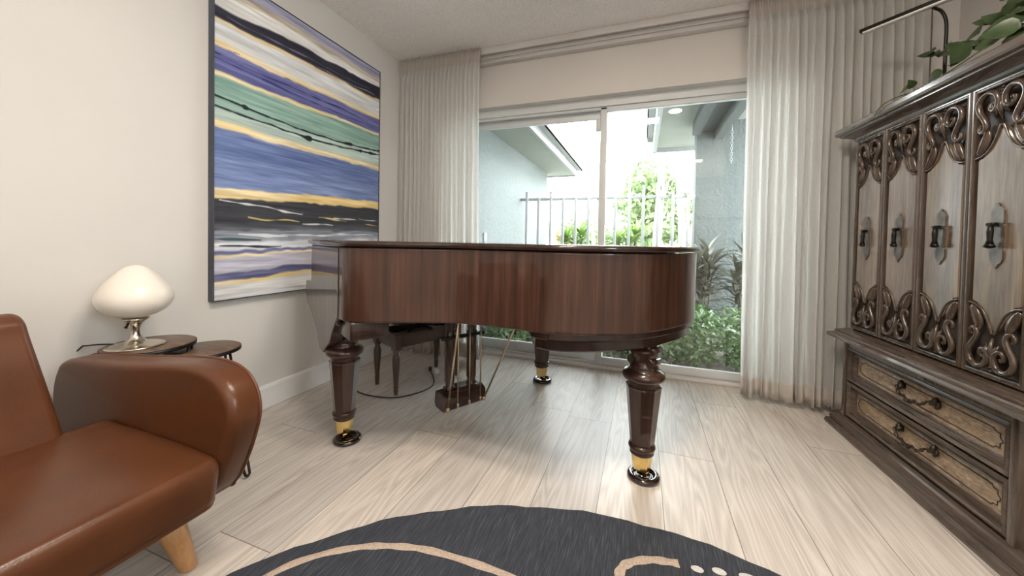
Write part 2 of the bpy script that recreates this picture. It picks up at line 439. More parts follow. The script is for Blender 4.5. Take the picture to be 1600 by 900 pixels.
# sliding glass door
door = bpy.data.objects.new('door_1', None); C.objects.link(door); struct(door)
m = MB()
yf0, yf1 = YW+.075, YW+.215
m.box(OX0, OX1, yf0, yf1, OZ-.012, OZ+.05); m.box(OX0, OX1, yf0+.02, yf0+.05, OZ-.03, OZ+.01); m.box(OX0, OX1, yf1-.05, yf1-.02, OZ-.03, OZ+.01)
m.box(OX0, OX0+.035, yf0, yf1, .025, OZ+.05); m.box(OX1-.035, OX1, yf0, yf1, .025, OZ+.05)
m.build('door_frame', 'alu', door)
m = MB(); m.box(OX0, OX1, yf0-.02, yf1, 0.0, .022, .004); m.box(OX0, OX1, yf0+.03, yf0+.042, .02, .04); m.box(OX0, OX1, yf1-.05, yf1-.038, .02, .04)
m.build('threshold', 'track', door)
def sash(name, x0, x1, y0, y1, top, stile, bottom, zt):
    m = MB()
    m.box(x0, x0+stile, y0, y1, .03, zt, .003); m.box(x1-stile, x1, y0, y1, .03, zt, .003)
    m.box(x0+stile, x1-stile, y0+.002, y1-.002, zt-top, zt, .003); m.box(x0+stile, x1-stile, y0+.002, y1-.002, .03, .03+bottom, .003)
    o = m.build(name, 'alu', door)
    boxobj('glass_pane', (x0+stile-.004, x1-stile+.004, (y0+y1)/2-.003, (y0+y1)/2+.003, .03+bottom-.004, zt-top+.004), 'glass', o)
    return o
s1 = sash('sliding_sash', OX0+.03, -.285, YW+.155, YW+.19, .07, .05, .085, OZ-.014)
s2 = sash('fixed_sash', -.335, OX1-.03, YW+.095, YW+.13, .035, .05, .055, OZ-.014)
MB().box(-.372, -.336, YW+.115, YW+.15, 1.90, 2.0, .004).build('latch', 'alu', s2)

# curtain rail on the ceiling in front of the door wall
m = MB(); m.box(XL+.005, 1.45, 2.735, 2.795, H-.028, H-.001, .003); m.box(XL+.005, 1.45, 2.725, 2.738, H-.05, H-.001, .003); m.box(XL+.005, 1.45, 2.792, 2.802, H-.06, H-.001, .003)
m.box(XL+.005, 1.45, 2.81, 2.868, H-.085, H-.001, .004)
tag(m.build('curtain_rail', 'track'), 'long grey-white curtain rail fixed under the ceiling along the glass door wall', 'curtain rail')

# ------------------------------------------------------------------ curtains
def curtain(name, x0t, x1t, x0b, x1b, yc, ztop, zbot, waves, seed, label, amp=.032):
    rnd = random.Random(seed); n = waves*10; m = MB()
    ph = [rnd.uniform(-.35, .35) for _ in range(waves+2)]; am = [rnd.uniform(.55, 1.25) for _ in range(waves+2)]
    NZ = 46; hem = .105; R = []
    for k in range(NZ+1):
        t = k/NZ; z = lerp(ztop, zbot, t); row = []
        for i in range(n+1):
            s = i/n; w = s*waves; j = int(min(w, waves-1e-6))
            a = lerp(am[j], am[j+1], w-j); p = lerp(ph[j], ph[j+1], w-j)
            grow = .35+.65*min(1, t/.12)                     # pinch pleats at the heading
            y = math.sin(2*PI*(w+p*min(1, t*2)))*amp*a*grow
            if t < .05: y = (abs(math.sin(2*PI*w*1.5))**.5-.5)*.028
            y += .012*math.sin(5*s+3*t+seed)*t
            x = lerp(lerp(x0t, x0b, t), lerp(x1t, x1b, t), s)+.012*math.sin(2*PI*w*.5+seed+t*2)*t
            zz = z+(.010*math.sin(2*PI*w*.7+seed)+.006*math.sin(2*PI*w*1.9))*(t**8)
            row.append((x, yc+y, zz))
        R.append(row)
    V = [[m.b.verts.new(p) for p in r] for r in R]
    for k in range(NZ):
        zmid = (R[k][0][2]+R[k+1][0][2])/2
        for i in range(n):
            m.face([V[k][i], V[k][i+1], V[k+1][i+1], V[k+1][i]], True, 1 if zmid < zbot+hem or zmid > ztop-.09 else 0)
    o = m.build(name, ['sheer', 'hem']); sd = o.modifiers.new('thickness', 'SOLIDIFY'); sd.thickness = .0015
    return tag(o, label, 'curtain')
curtain('sheer_curtain', XL+.03, -1.265, XL+.035, -1.215, 2.685, H-.014, .03, 19, 1, 'gathered sheer off-white curtain hanging in the corner beside the painting', .024)
curtain('sheer_curtain', .60, 1.44, .615, 1.44, 2.685, H-.014, .04, 19, 5, 'wide sheer off-white curtain hanging between the glass door and the carved armoire', .027)
tag(MB().tube([(1.45, 2.64, H-.02), (1.452, 2.64, 2.1), (1.448, 2.64, 1.5)], .003, 6).build('curtain_wand', 'bark_d'), 'thin dark draw wand hanging at the curtain edge above the armoire', 'curtain wand')

# ------------------------------------------------------------------ painting
def painting():
    root = thing('abstract_painting', 'large abstract canvas of blue, green, gold and black waves on the left wall', 'painting', (XL, 1.805, .672))
    y0, y1, z0, z1, xf = 1.206, 2.404, .672, 2.335, -2.018
    L = [(2.40, 2.36), (2.262, 2.285), (2.235, 2.262), (2.145, 2.228), (2.088, 2.122), (2.070, 2.105), (1.968, 1.974), (1.945, 1.957), (1.83, 1.848), (1.806, 1.832),
         (1.64, 1.69), (1.58, 1.582), (1.545, 1.552), (1.40, 1.44), (1.25, 1.297), (1.20, 1.237), (1.03, 1.06), (.965, 1.0), (.925, .955), (.905, .94), (.89, .925), (.805, .86), (.765, .83), (.745, .80), (.60, .66)]
    K = [(156, 158, 186), (190, 178, 158), (220, 220, 218), (46, 46, 60), (212, 186, 140), (212, 216, 218), (222, 198, 142), (104, 108, 160), (224, 204, 148), (136, 170, 160),
         (178, 198, 192), (228, 206, 154), (100, 118, 166), (116, 134, 180), (230, 202, 140), (56, 57, 64), (134, 140, 152), (206, 210, 218), (108, 110, 150), (228, 208, 150), (188, 188, 204), (100, 102, 138), (226, 200, 140), (204, 205, 206)]
    def nz(x, y, s):    # cheap value noise
        def h(i, j): return (math.sin(i*127.1+j*311.7+s*74.7)*43758.5453) % 1
        i, j = math.floor(x), math.floor(y); fx, fy = x-i, y-j; fx = fx*fx*(3-2*fx); fy = fy*fy*(3-2*fy)
        return lerp(lerp(h(i, j), h(i+1, j), fx), lerp(h(i, j+1), h(i+1, j+1), fx), fy)-.5
    streaks = [(.02, .42, 1.176, 1.150, .012, (226, 226, 230)), (.14, .40, 1.10, 1.098, .011, (224, 200, 120)), (.42, .62, 1.085, 1.09, .009, (222, 222, 226)),
               (.52, .72, 1.13, 1.12, .008, (222, 200, 130)), (.62, .80, 1.135, 1.14, .009, (214, 214, 220)), (.82, 1.0, 1.15, 1.145, .008, (224, 224, 228)), (.88, 1.0, 1.105, 1.10, .009, (214, 190, 120)),
               (.1, .34, 1.015, 1.0, .012, (226, 228, 232)), (.3, .95, 1.01, 1.03, .010, (216, 218, 224)), (.02, .3, .955, .945, .010, (40, 48, 56)), (.0, .2, .987, .98, .014, (56, 76, 84)),
               (.05, .9, 2.115, 2.16, .006, (120, 120, 150)), (.35, .95, 2.10, 2.135, .005, (206, 206, 214)), (.1, .9, 1.905, 1.91, .008, (48, 50, 104)), (.0, .5, 1.885, 1.87, .010, (52, 56, 112)), (.2, .95, 1.87, 1.88, .006, (62, 66, 120))]
    NS, NZ = 320, 560; m = bmesh.new(); cl = m.verts.layers.float_color.new('paint'); V = []
    for k in range(NZ+1):
        row = []
        for i in range(NS+1):
            s = i/NS; z = lerp(z0, z1, k/NZ); y = lerp(y0, y1, s)
            wob = .018*nz(s*3.2, z*2.2, 1)+.010*nz(s*9, z*5, 2)+.006*nz(s*30, z*14, 3)
            lowk = min(1, max(0, (1.12-z)/.1))
            q = z+wob*1.2+lowk*(.022*nz(s*6, z*7, 31)+.012*nz(s*15, z*12, 32))
            c = None
            for b in range(len(K)):
                if q <= lerp(*L[b], s) and q > lerp(*L[b+1], s):
                    t = (lerp(*L[b], s)-q)/max(1e-4, lerp(*L[b], s)-lerp(*L[b+1], s)); c = K[b]
                    nx = K[min(b+1, len(K)-1)]
                    mixf = max(0, (t-.72)/.28)*.45 if abs(nx[0]-c[0]) < 80 else 0
                    c = [lerp(p, r, mixf) for p, r in zip(c, nx)]
                    if K[b][0]-K[b][2] > 40 and K[b][0] > 200:       # gold lines break up into cream
                        gm = max(0, min(1, .35+1.6*nz(s*7, z*26, 33))); c = [lerp(p, r, gm*.6) for p, r in zip(c, (232, 224, 204))]
                    up, dn = lerp(*L[b], s)-q, q-lerp(*L[b+1], s); sf = .005
                    if up < sf and b > 0: c = [lerp(r, p, .5+.5*up/sf) for p, r in zip(c, K[b-1])]
                    elif dn < sf and b+1 < len(K): c = [lerp(r, p, .5+.5*dn/sf) for p, r in zip(c, K[b+1])]
                    break
            c = list(c or K[-1])
            br = nz(s*5, z*75, 4)*.9+nz(s*14, z*170, 5)*.6         # brush streaks
            dk = 16 if sum(c) < 250 else 40
            c = [max(0, min(255, p+br*dk)) for p in c]
            for a, b_, za, zb, w, col in streaks:
                if a <= s <= b_:
                    u_ = (s-a)/(b_-a); zc = lerp(za, zb, u_)+.016*nz(s*9, za*40, 6)
                    ww = w*(.35+.65*math.sin(PI*min(1, u_*1.0+.02)))*(.6+nz(s*22, za*10, 7))
                    kk = max(0, min(1, (ww*.9-abs(z-zc))/.004+.5)); c = [lerp(p, r, .9*kk) for p, r in zip(c, col)]
            for za, zb, sd in ((1.700, 1.705, 11), (1.652, 1.680, 12)):   # splattered dark lines in the green band
                u_ = s*.98; zc = lerp(za, zb, u_)-.03*math.sin(PI*u_)+.007*nz(s*16, sd, sd)
                ww = .0045+.003*nz(s*40, sd, sd+5)+max(0, nz(s*24, sd, sd+2)-.10)*.045*(1-.5*s)
                kk = max(0, min(1, (ww-abs(z-zc))/.004+.5)); c = [lerp(p, r, kk) for p, r in zip(c, (26, 34, 38))]
            if q < 2.37 and 1.845 < z < 1.955:
                if nz(s*11, z*45, 21) > .37 and s < .35: c = (40, 44, 92)
            d = .003*nz(s*6, z*80, 8)
            v = m.verts.new((xf+d, y, z)); v[cl] = (*lin(c), 1); row.append(v)
        V.append(row)
    for k in range(NZ):
        for i in range(NS):
            f = m.faces.new([V[k][i], V[k][i+1], V[k+1][i+1], V[k+1][i]]); f.smooth = True
    me = bpy.data.meshes.new('canvas'); m.to_mesh(me); m.free()
    t = NT('acrylic_paint'); a = t.n('ShaderNodeAttribute', attribute_name='paint')
    t.bsdf(a.outputs['Color'], .55, normal=t.bump(t.noise(t.coords(scale=(1, 20, 160)), 1.), .2, .002), spec=.3); me.materials.append(t.m)
    o = bpy.data.objects.new('canvas', me); C.objects.link(o); o.parent = root; o.location = (-XL, -1.805, -.672)
    m = MB()
    for b in ((XL+.001, -2.012, y0-.005, y0, z0-.005, z1+.005), (XL+.001, -2.012, y1, y1+.005, z0-.005, z1+.005), (XL+.001, -2.012, y0, y1, z0-.005, z0), (XL+.001, -2.012, y0, y1, z1, z1+.005)): m.box(*b, bev=.002)
    M['frame_navy'] = plain('dark_slate_frame', (.05, .06, .085, 1), .5, nscale=20)
    o = m.build('frame', 'frame_navy', root); o.location = (-XL, -1.805, -.672)
painting()

# ------------------------------------------------------------------ grand piano (local x runs from the keyboard to the tail, y across)
def piano():
    A0 = math.atan2(-.51, .86)
    P = thing('grand_piano', 'glossy mahogany grand piano with closed lid standing before the glass door', 'piano', (-.995, 1.965, 0), A0)
    ZB, ZR, ZL0, ZL1 = .645, .962, .966, .990
    side = [(.16, -.755), (.215, -.750), (.262, -.728), (.31, -.675), (.376, -.579), (.437, -.492), (.506, -.398), (.58, -.338), (.66, -.292), (.788, -.228), (.90, -.172), (.985, -.078), (1.058, .045), (1.105, .19), (1.122, .34), (1.115, .49), (1.085, .61), (1.03, .70), (.95, .75), (.85, .757)]
    curve = [(p.x, p.y) for p in catmull(side, 6)]
    outline = [(-.40, -.755)]+[(-.1, -.755)]+curve+[(.3, .757), (-.40, .757)]
    def rim_mesh(out, th, z0, z1, name, mat):
        inn = inset(out, th); n = len(out); bm = bmesh.new(); uv = bm.loops.layers.uv.new('UVMap')
        bz = .004
        ro = [(out, z0+bz+.004), (out, z1-bz-.004), (out, z1-bz), (inset(out, bz), z1), (inn, z1), (inn, z0), (inset(out, bz), z0), (out, z0+bz)]
        V = [[bm.verts.new((x, y, z)) for x, y in pl] for pl, z in ro]
        acc = [0]
        for i in range(1, n+1): acc.append(acc[-1]+(Vector(out[i % n])-Vector(out[i-1])).length)
        for r in range(8):
            a, b = V[r], V[(r+1) % 8]; za, zb = ro[r][1], ro[(r+1) % 8][1]
            for i in range(n):
                k = (i+1) % n; f = bm.faces.new([a[i], a[k], b[k], b[i]]); f.smooth = r in (0, 1, 4, 7) and 1 < i < n-3
                for lp, q in zip(f.loops, ((acc[i], za), (acc[i+1], za), (acc[i+1], zb), (acc[i], zb))): lp[uv].uv = q
        bmesh.ops.recalc_face_normals(bm, faces=bm.faces[:])
        me = bpy.data.meshes.new(name); bm.to_mesh(me); bm.free(); me.materials.append(M[mat])
        o = bpy.data.objects.new(name, me); C.objects.link(o); o.parent = P; return o
    rim_mesh(outline, .05, ZB, ZR, 'rim', 'mahog')
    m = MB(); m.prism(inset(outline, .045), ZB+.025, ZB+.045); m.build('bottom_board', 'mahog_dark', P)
    # lid: overhanging slab with a rounded edge, and its hinged front flap
    lo = inset(outline, -.016)
    m = MB()
    R = []
    for d, z in ((.010, ZL0), (.002, ZL0+.003), (0, ZL0+.008), (0, ZL1-.008), (.003, ZL1-.003), (.010, ZL1)):
        R.append([(max(x, -.078) if 0 else x, y, z) for x, y in inset(lo, d)])
    m.sm = True; m.rings(R)
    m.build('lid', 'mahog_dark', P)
    # cheeks with the ogee bracket running down to the leg
    prof = [(.16, ZR-.004), (-.385, ZR-.004), (-.39, .765), (-.40, .757), (-.52, .752), (-.53, .742), (-.53, .672), (-.518, .662), (-.512, .632), (-.50, .622)]
    ogee = catmull([(-.50, .622), (-.455, .612), (-.40, .594), (-.345, .572), (-.295, .543), (-.25, .505), (-.215, .465), (-.185, .440)], 4)
    prof += [(p.x, p.y) for p in ogee[1:]]+[(-.10, .435), (-.05, .47), (.02, .51), (.06, .56), (.10, .60), (.14, .645), (.16, .65)]
    for sgn in (-1, 1):
        m = MB()
        M4 = Matrix.Rotation(PI/2, 4, 'X')                     # (x, y, t) -> (x, -t, y)
        t0, t1 = (.700, .7585) if sgn < 0 else (-.7585, -.700)
        m.pillow(prof, t0, t1, .004, M4, 3)
        for f in m.b.faces: f.smooth = False
        o = m.build('cheek', 'mahog_obj', P)
        m = MB(); y = .76*sgn                                   # small scroll where the cheek meets the rim
        sp = [(.135+.020*math.cos(a)*(1-a/14), y-.012*sgn, .632+.020*math.sin(a)*(1-a/14)) for a in [k*.45 for k in range(24)]]
        m.tube(sp, .010, 8); m.build('scroll', 'mahog_dark', P)
    # keyboard end: keybed, key slip, fallboard
    m = MB(); m.box(-.515, .02, -.70, .70, .635, .700, .006); m.build('keybed', 'mahog_dark', P)
    m = MB(); m.box(-.515, -.495, -.70, .70, .69, .742, .004); m.build('key_slip', 'mahog_obj', P)
    m = MB(); m.box(-.36, -.34, -.70, .70, .765, ZR, .004); m.build('fallboard', 'mahog_obj', P)
    m = MB(); m.box(-.495, -.365, -.625, .625, .715, .738); m.build('white_keys', 'white_plastic', P)
    m = MB()
    for o_ in range(7):
        for k in (0, 1, 3, 4, 5): m.box(-.455, -.365, -.60+o_*.165+k*.0236, -.588+o_*.165+k*.0236, .738, .748, .002)
    m.build('black_keys', 'black_rubber', P)
    # beams under the case
    m = MB()
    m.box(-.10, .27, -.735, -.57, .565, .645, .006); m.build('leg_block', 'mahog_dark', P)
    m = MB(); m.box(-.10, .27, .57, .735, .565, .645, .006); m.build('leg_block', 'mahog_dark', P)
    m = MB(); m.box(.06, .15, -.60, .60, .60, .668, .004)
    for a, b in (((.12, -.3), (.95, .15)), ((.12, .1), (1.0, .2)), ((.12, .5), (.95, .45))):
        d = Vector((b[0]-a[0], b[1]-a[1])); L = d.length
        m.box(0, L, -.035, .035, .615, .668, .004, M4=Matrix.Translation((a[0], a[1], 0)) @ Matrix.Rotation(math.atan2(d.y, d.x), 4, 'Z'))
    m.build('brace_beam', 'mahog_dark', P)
    # stepped moulding under the tail
    tail = [p for p in outline if p[0] > .80]
    tail = [(p[0], p[1]) for p in tail]
    tp = [(.72, -.16), (.80, -.21)]+[p for p in curve if p[0] > .85]+[(.76, .72)]
    m = MB(); m.sm = False
    R = [[(x, y, z) for x, y in inset(tp, d)] for d, z in ((.03, .66), (.012, .646), (.010, .622), (.020, .614), (.028, .611), (.028, .578), (.038, .570), (.055, .566))]
    m.rings(R); m.build('tail_moulding', 'mahog_dark', P)
    # legs
    def leg(x, y, first=None):
        sx = MB()
        m = sx
        prof = [(.030, .56), (.058, .555), (.062, .545), (.050, .525), (.046, .505), (.052, .488), (.060, .478), (.055, .470), (.072, .463), (.086, .452), (.089, .440), (.084, .428), (.073, .420), (.066, .414), (.064, .405), (.068, .398)]
        m.lathe(prof, 32, (x, y, 0))
        m.lathe([(.066, .402), (.0745, .396), (.072, .385), (.050, .150), (.048, .142)], 8, (x, y, 0), smooth=False, rot=PI/8)
        m.lathe([(.044, .146), (.054, .141), (.056, .132), (.052, .122), (.046, .118), (.050, .112), (.050, .106), (.043, .100)], 28, (x, y, 0))
        for k in range(2):                                     # scrolled volutes of the capital
            a = 0
        o = m.build('leg', 'mahog_obj', P)
        m = MB()                                               # capital: carved block with side volutes
        m.box(x-.044, x+.044, y-.034, y+.034, .495, .575, .012, 3)
        for sg in (-1, 1):
            m.tube([(x+sg*.040, y-.037, .503), (x+sg*.040, y+.037, .503)], .019, 12); m.tube([(x+sg*.050, y-.036, .553), (x+sg*.050, y+.036, .553)], .015, 12)
        m.build('capital', 'mahog_dark', o)
        m = MB(); m.lathe([(.043, .104), (.043, .098), (.037, .036), (.034, .034)], 8, (x, y, 0), smooth=False, rot=PI/8)
        m.tube([(x, y, .04), (x+.005, y, .03)], .012, 8)
        m.build('ferrule', 'brass', o)
        m = MB(); m.lathe([(.006, -.010), (.017, -.010), (.020, -.006), (.020, .006), (.017, .010), (.006, .010)], 20, M4=Matrix.Translation((x+.016, y-.004, .0285)) @ Matrix.Rotation(PI/2, 4, 'X'))
        m.build('caster_wheel', 'brass', o)
        return o
    A_leg = 0
    for x, y in LEGS: leg(x, y)
    # pedal lyre
    lx, ly = .09, -.083
    ly_o = MB().box(lx-.04, lx+.06, ly-.15, ly+.15, .60, .64, .006).build('pedal_lyre', 'mahog_dark', P)
    m = MB()
    hx = [(-.055, .115), (-.05, .155), (.03, .165), (.062, .145), (.068, .085), (.04, .062), (-.045, .066), (-.06, .09)]
    M4 = Matrix.Translation((lx, ly, 0)) @ Matrix(((1, 0, 0, 0), (0, 0, 1, 0), (0, 1, 0, 0), (0, 0, 0, 1)))
    m.pillow(hx, -.135, .135, .008, M4, 3); m.box(lx-.045, lx+.045, ly-.09, ly+.09, .155, .172, .005)
    m.build('pedal_box', 'mahog_obj', ly_o)
    for s_ in (-1, 1):
        m = MB(); m.lathe([(.026, .158), (.030, .165), (.030, .178), (.022, .188), (.024, .20), (.0285, .215), (.029, .44), (.026, .455), (.031, .465), (.031, .475), (.024, .485), (.027, .50), (.03, .56), (.034, .58), (.034, .61)], 20, (lx, ly+s_*.072, 0))
        m.build('lyre_post', 'mahog_obj', ly_o)
    MB().box(lx+.015, lx+.035, ly-.14, ly+.14, .452, .470, .003).build('lyre_crossbar', 'black_metal', ly_o)
    for k in (-1, 0, 1):
        m = MB(); m.tube([(lx+.064, ly+k*.075+.02, .09), (lx+.06, ly+k*.075+.02, .62)], .0042, 8); m.lathe([(.008, 0), (.008, .02), (.004, .024)], 10, (lx+.064, ly+k*.075+.02, .08)); m.build('pedal_rod', 'rod', ly_o)
        m = MB(); m.tube([(lx-.05, ly+k*.055, .095), (lx-.10, ly+k*.055, .093), (lx-.135, ly+k*.055, .085), (lx-.15, ly+k*.055, .083)], [.010, .010, .016, .008], 10, flat=.45); m.build('pedal', 'brass', ly_o)
    for s_, dx in ((-1, 1), (1, 1)):
        m = MB(); m.tube([(lx+.066, ly+s_*.118, .085), (lx+.30, ly+s_*.20, .63)], .0055, 8); m.lathe([(.006, -.012), (.011, -.006), (.011, .006), (.006, .012)], 10, (lx+.066, ly+s_*.118, .088)); m.build('brace_rod', 'rod', ly_o)
    return P
LEGS = [(-.052, -.670), (.0, .655), (1.035, .245)]
PN = piano()
bpy.context.view_layer.update()
for (x, y), (dx, dy), lab in zip(LEGS, ((.022, .008), (0, 0), (.0, 0)), ('dark caster cup on the floor under the left near piano leg', 'dark caster cup under the piano leg nearest the glass door threshold', 'dark caster cup under the tail leg of the piano, nearest the rug')):
    w = PN.matrix_world @ Vector((x+.012+dx, y-.002+dy, 0))
    cup = MB().lathe([(.058, 0), (.066, .004), (.067, .014), (.060, .021), (.050, .023), (.044, .020), (.040, .012), (.036, .010), (.033, .013), (.028, .012), (.024, .007), (.001, .007)], 36).build('caster_cup', 'bakelite')
    cup.location = (w.x, w.y, 0); tag(cup, lab, 'caster cup', 'caster cups under the piano legs')

# ------------------------------------------------------------------ piano bench
def bench():
    ang = math.atan2(.467, .198)
    B = thing('piano_bench', 'dark wooden piano bench with black padded seat behind the piano', 'bench', (-1.485, 2.205, 0), ang)
    hl, hw = .245, .125
    m = MB(); m.box(-hl-.005, hl+.005, -hw-.02, hw+.02, .442, .488, .018, 4); m.build('seat_cushion', 'black_leather', B)
    m = MB()
    for s_ in (-1, 1):
        m.box(-hl, hl, s_*hw-.010, s_*hw+.010, .300, .388, .003); m.box(s_*hl-.010, s_*hl+.010, -hw, hw, .300, .388, .003)
    m.build('apron', 'bench_wood', B)
    m = MB(); m.box(-hl+.03, hl-.03, -hw+.03, hw-.03, .33, .35, .004); m.tube([(-.15, -.05, .35), (.15, .05, .445)], .006, 8); m.tube([(-.15, .05, .445), (.15, -.05, .35)], .008, 8); m.build('lift_mechanism', 'black_metal', B)
    m = MB(); m.tube([(0, -hw-.008, .39), (0, -hw-.03, .39)], .012, 10); m.build('knob', 'black_metal', B)
    for sx in (-1, 1):
        for sy in (-1, 1):
            m = MB(); x, y = sx*hl, sy*hw
            m.box(x-.024, x+.024, y-.024, y+.024, .288, .392, .005)
            m.lathe([(.016, .292), (.021, .284), (.021, .276), (.013, .268), (.020, .258), (.025, .235), (.024, .20), (.017, .10), (.014, .055), (.017, .048), (.013, .040), (.015, .03), (.012, 0)], 18, (x, y, 0))
            m.build('leg', 'bench_wood', B)
bench()

# ------------------------------------------------------------------ cord and adapter on the floor
cord = [(-1.90, 2.05), (-1.83, 1.92), (-1.753, 1.882), (-1.621, 1.852), (-1.454, 1.878), (-1.363, 1.97), (-1.322, 2.10), (-1.345, 2.19), (-1.41, 2.285), (-1.49, 2.375)]
m = MB(); m.tube([(p.x, p.y, .0045) for p in catmull(cord, 8)], .004, 8)
m.box(-.02, .02, -.012, .012, 0.0, .024, .005, M4=Matrix.Translation((-1.505, 2.395, 0)) @ Matrix.Rotation(2.2, 4, 'Z'))
tag(m.build('power_cord', 'black_rubber'), 'black power cord looping over the floor beneath the piano bench', 'cord')
m = MB(); m.box(-.028, .028, -.018, .018, 0, .03, .006, 3, M4=Matrix.Translation((-1.435, 2.365, 0)) @ Matrix.Rotation(2.4, 4, 'Z'))
tag(m.build('plug_adapter', 'white_plastic'), 'small white plug adapter lying on the floor at the cord end', 'adapter')

# ------------------------------------------------------------------ sofa
def sofa():
    S = thing('leather_sofa', 'cognac brown leather sofa with rounded arm and tapered wooden leg', 'sofa', (-1.4, -.18, 0))
    def loc(o): o.location = (1.4, .2, 0); return o
    XZ = Matrix(((1, 0, 0, 0), (0, 0, 1, 0), (0, 1, 0, 0), (0, 0, 0, 1)))      # (x, z, t) -> x, y=t, z
    YA, YB_ = -1.05, .640
    prof = catmull([(-1.60, .262), (-1.60, .40), (-1.50, .412), (-1.25, .412), (-1.10, .405), (-1.066, .392), (-1.058, .365), (-1.066, .315), (-1.078, .275), (-1.11, .256), (-1.35, .252)], 6, True)
    m = MB(); m.pillow([(p.x, p.y) for p in prof], YA, YB_, .03, XZ, 5, True); loc(m.build('seat', 'leather', S))
    m = MB(); loc(MB().box(-1.58, -1.20, YA+.05, YB_-.06, .215, .262, .008).build('seat_base', 'black_rubber', S))
    back = catmull([(-1.555, .385), (-1.585, .53), (-1.635, .69), (-1.648, .74), (-1.68, .762), (-1.725, .752), (-1.745, .71), (-1.72, .55), (-1.70, .385), (-1.62, .36)], 6, True)
    m = MB(); m.pillow([(p.x-(p.y-.4)*.10, p.y) for p in back], YA+.10, .528, .022, XZ, 5, True)
    for v in m.b.verts: v.co.y -= max(0, v.co.z-.4)*.09
    loc(m.build('backrest', 'leather', S))
    arm = catmull([(-1.86, .262), (-1.935, .32), (-1.965, .42), (-1.935, .515), (-1.86, .562), (-1.55, .593), (-1.30, .622), (-1.17, .628), (-1.085, .610), (-1.035, .565), (-1.02, .50), (-1.042, .42), (-1.080, .335), (-1.120, .275), (-1.18, .246), (-1.5, .235)], 6, True)
    arm = [(p.x, p.y) for p in arm]
    for y0, y1 in ((.632, .728), (-1.15, -1.05)):
        m = MB(); m.pillow(arm, y0, y1, .026, XZ, 6, True); a = loc(m.build('armrest', 'leather', S))
        for yy in ((y1-.016,) if y0 > 0 else (y0+.016,)):
            m = MB(); m.tube([(x, yy, z) for x, z in inset(arm, .001)], .0045, 6, closed=True); loc_ = m.build('piping', 'seam', a)
    # seat front seam
    m = MB(); m.tube([(-1.076, y, .396) for y in (YA+.02, -.5, .1, YB_-.03)], .0032, 6); m.tube([(-1.086, y, .276) for y in (YA+.02, -.5, .1, YB_-.03)], .0032, 6)
    loc(m.build('seam', 'seam', S))
    for (tx, ty), (bx, by) in (((-1.215, .585), (-1.262, .668)), ((-1.215, -.95), (-1.262, -1.03)), ((-1.62, .585), (-1.66, .65)), ((-1.62, -.95), (-1.66, -1.02))):
        a, b = Vector((tx, ty, .240)), Vector((bx, by, .0)); m = MB()
        R = []
        for z, r in ((0, .0205), (.004, .023), (.240, .037)):
            c = b.lerp(a, z/.240); R.append([(c.x+r*math.cos(2*PI*k/20), c.y+r*math.sin(2*PI*k/20), c.z) for k in range(20)])
        m.rings(R); loc(m.build('leg', 'beech', S))
sofa()

# ------------------------------------------------------------------ nesting side tables and lamp
def side_table(x, y, r, z, label, angs, splay, group='nesting side tables'):
    T = thing('nesting_table', label, 'side table', (x, y, 0), 0, group)
    m = MB(); m.lathe([(r-.003, z-.004), (r-.001, z-.002), (r-.001, z), (r-.004, z+.002), (.001, z+.002)], 48); m.build('table_top', 'table_wood', T)
    m = MB(); m.lathe([(r-.012, z-.016), (r, z-.016), (r+.001, z-.012), (r+.001, z-.001), (r-.004, z-.003), (r-.012, z-.004)], 48); m.build('rim_band', 'black_metal', T)
    for a in angs:
        c, s = math.cos(a), math.sin(a); tx, ty = -s, c
        rt, rb = r-.02, r-.02+splay; m = MB()
        pts = [(c*rt+tx*.035, s*rt+ty*.035, z-.014), (c*(rb-.005)+tx*.010, s*(rb-.005)+ty*.010, .03)]
        for k in range(1, 6): q = PI*k/6; pts.append((c*rb+tx*.010*math.cos(q), s*rb+ty*.010*math.cos(q), .012+.010*(1-math.sin(q))))
        pts += [(c*(rb-.005)-tx*.010, s*(rb-.005)-ty*.010, .03), (c*rt-tx*.035, s*rt-ty*.035, z-.014)]
        m.tube(pts, .005, 8); m.build('hairpin_leg', 'black_metal', T)
    return T
side_table(-1.885, .895, .143, .553, 'round wooden nesting side table under the mushroom lamp, the taller one', (.9, 2.6, 4.4), -.03)
side_table(-1.785, 1.03, .13, .508, 'lower round wooden nesting side table behind the sofa arm, nearer the piano', (0, 2.25, 4.3), .165)

def lamp():
    L = thing('mushroom_table_lamp', 'mushroom table lamp with white opal glass shade and nickel pedestal foot', 'lamp', (-1.885, .848, .556))
    m = MB(); m.lathe([(.086, 0), (.088, .002), (.088, .004), (.083, .007), (.055, .012), (.034, .020), (.021, .032), (.014, .048), (.0125, .062), (.014, .078), (.020, .092), (.031, .103), (.040, .108), (.042, .111), (.038, .114)], 48); m.build('pedestal', 'nickel', L)
    m = MB(); m.lathe([(.036, .112), (.060, .118), (.085, .132), (.104, .152), (.1135, .175), (.1115, .198), (.101, .220), (.084, .243), (.064, .266), (.046, .284), (.030, .296), (.016, .302), (.001, .304)], 56, M4=Matrix.Diagonal((1, 1, 1.06, 1))); m.build('lamp_shade', 'opal', L)
    m = MB(); m.tube([(.02, -.03, .1), (.022, -.036, .088), (.020, -.038, .084)], .004, 8); m.tube([(.013, -.038, .083), (.028, -.038, .083)], .003, 6); m.build('switch', 'black_metal', L)
    m = MB(); m.tube([(-.08, -.03, .006), (-.115, -.06, .008), (-.16, -.085, .004), (-.175, -.10, -.02), (-.18, -.105, -.08)], .003, 6); m.build('cord', 'black_rubber', L)
lamp()

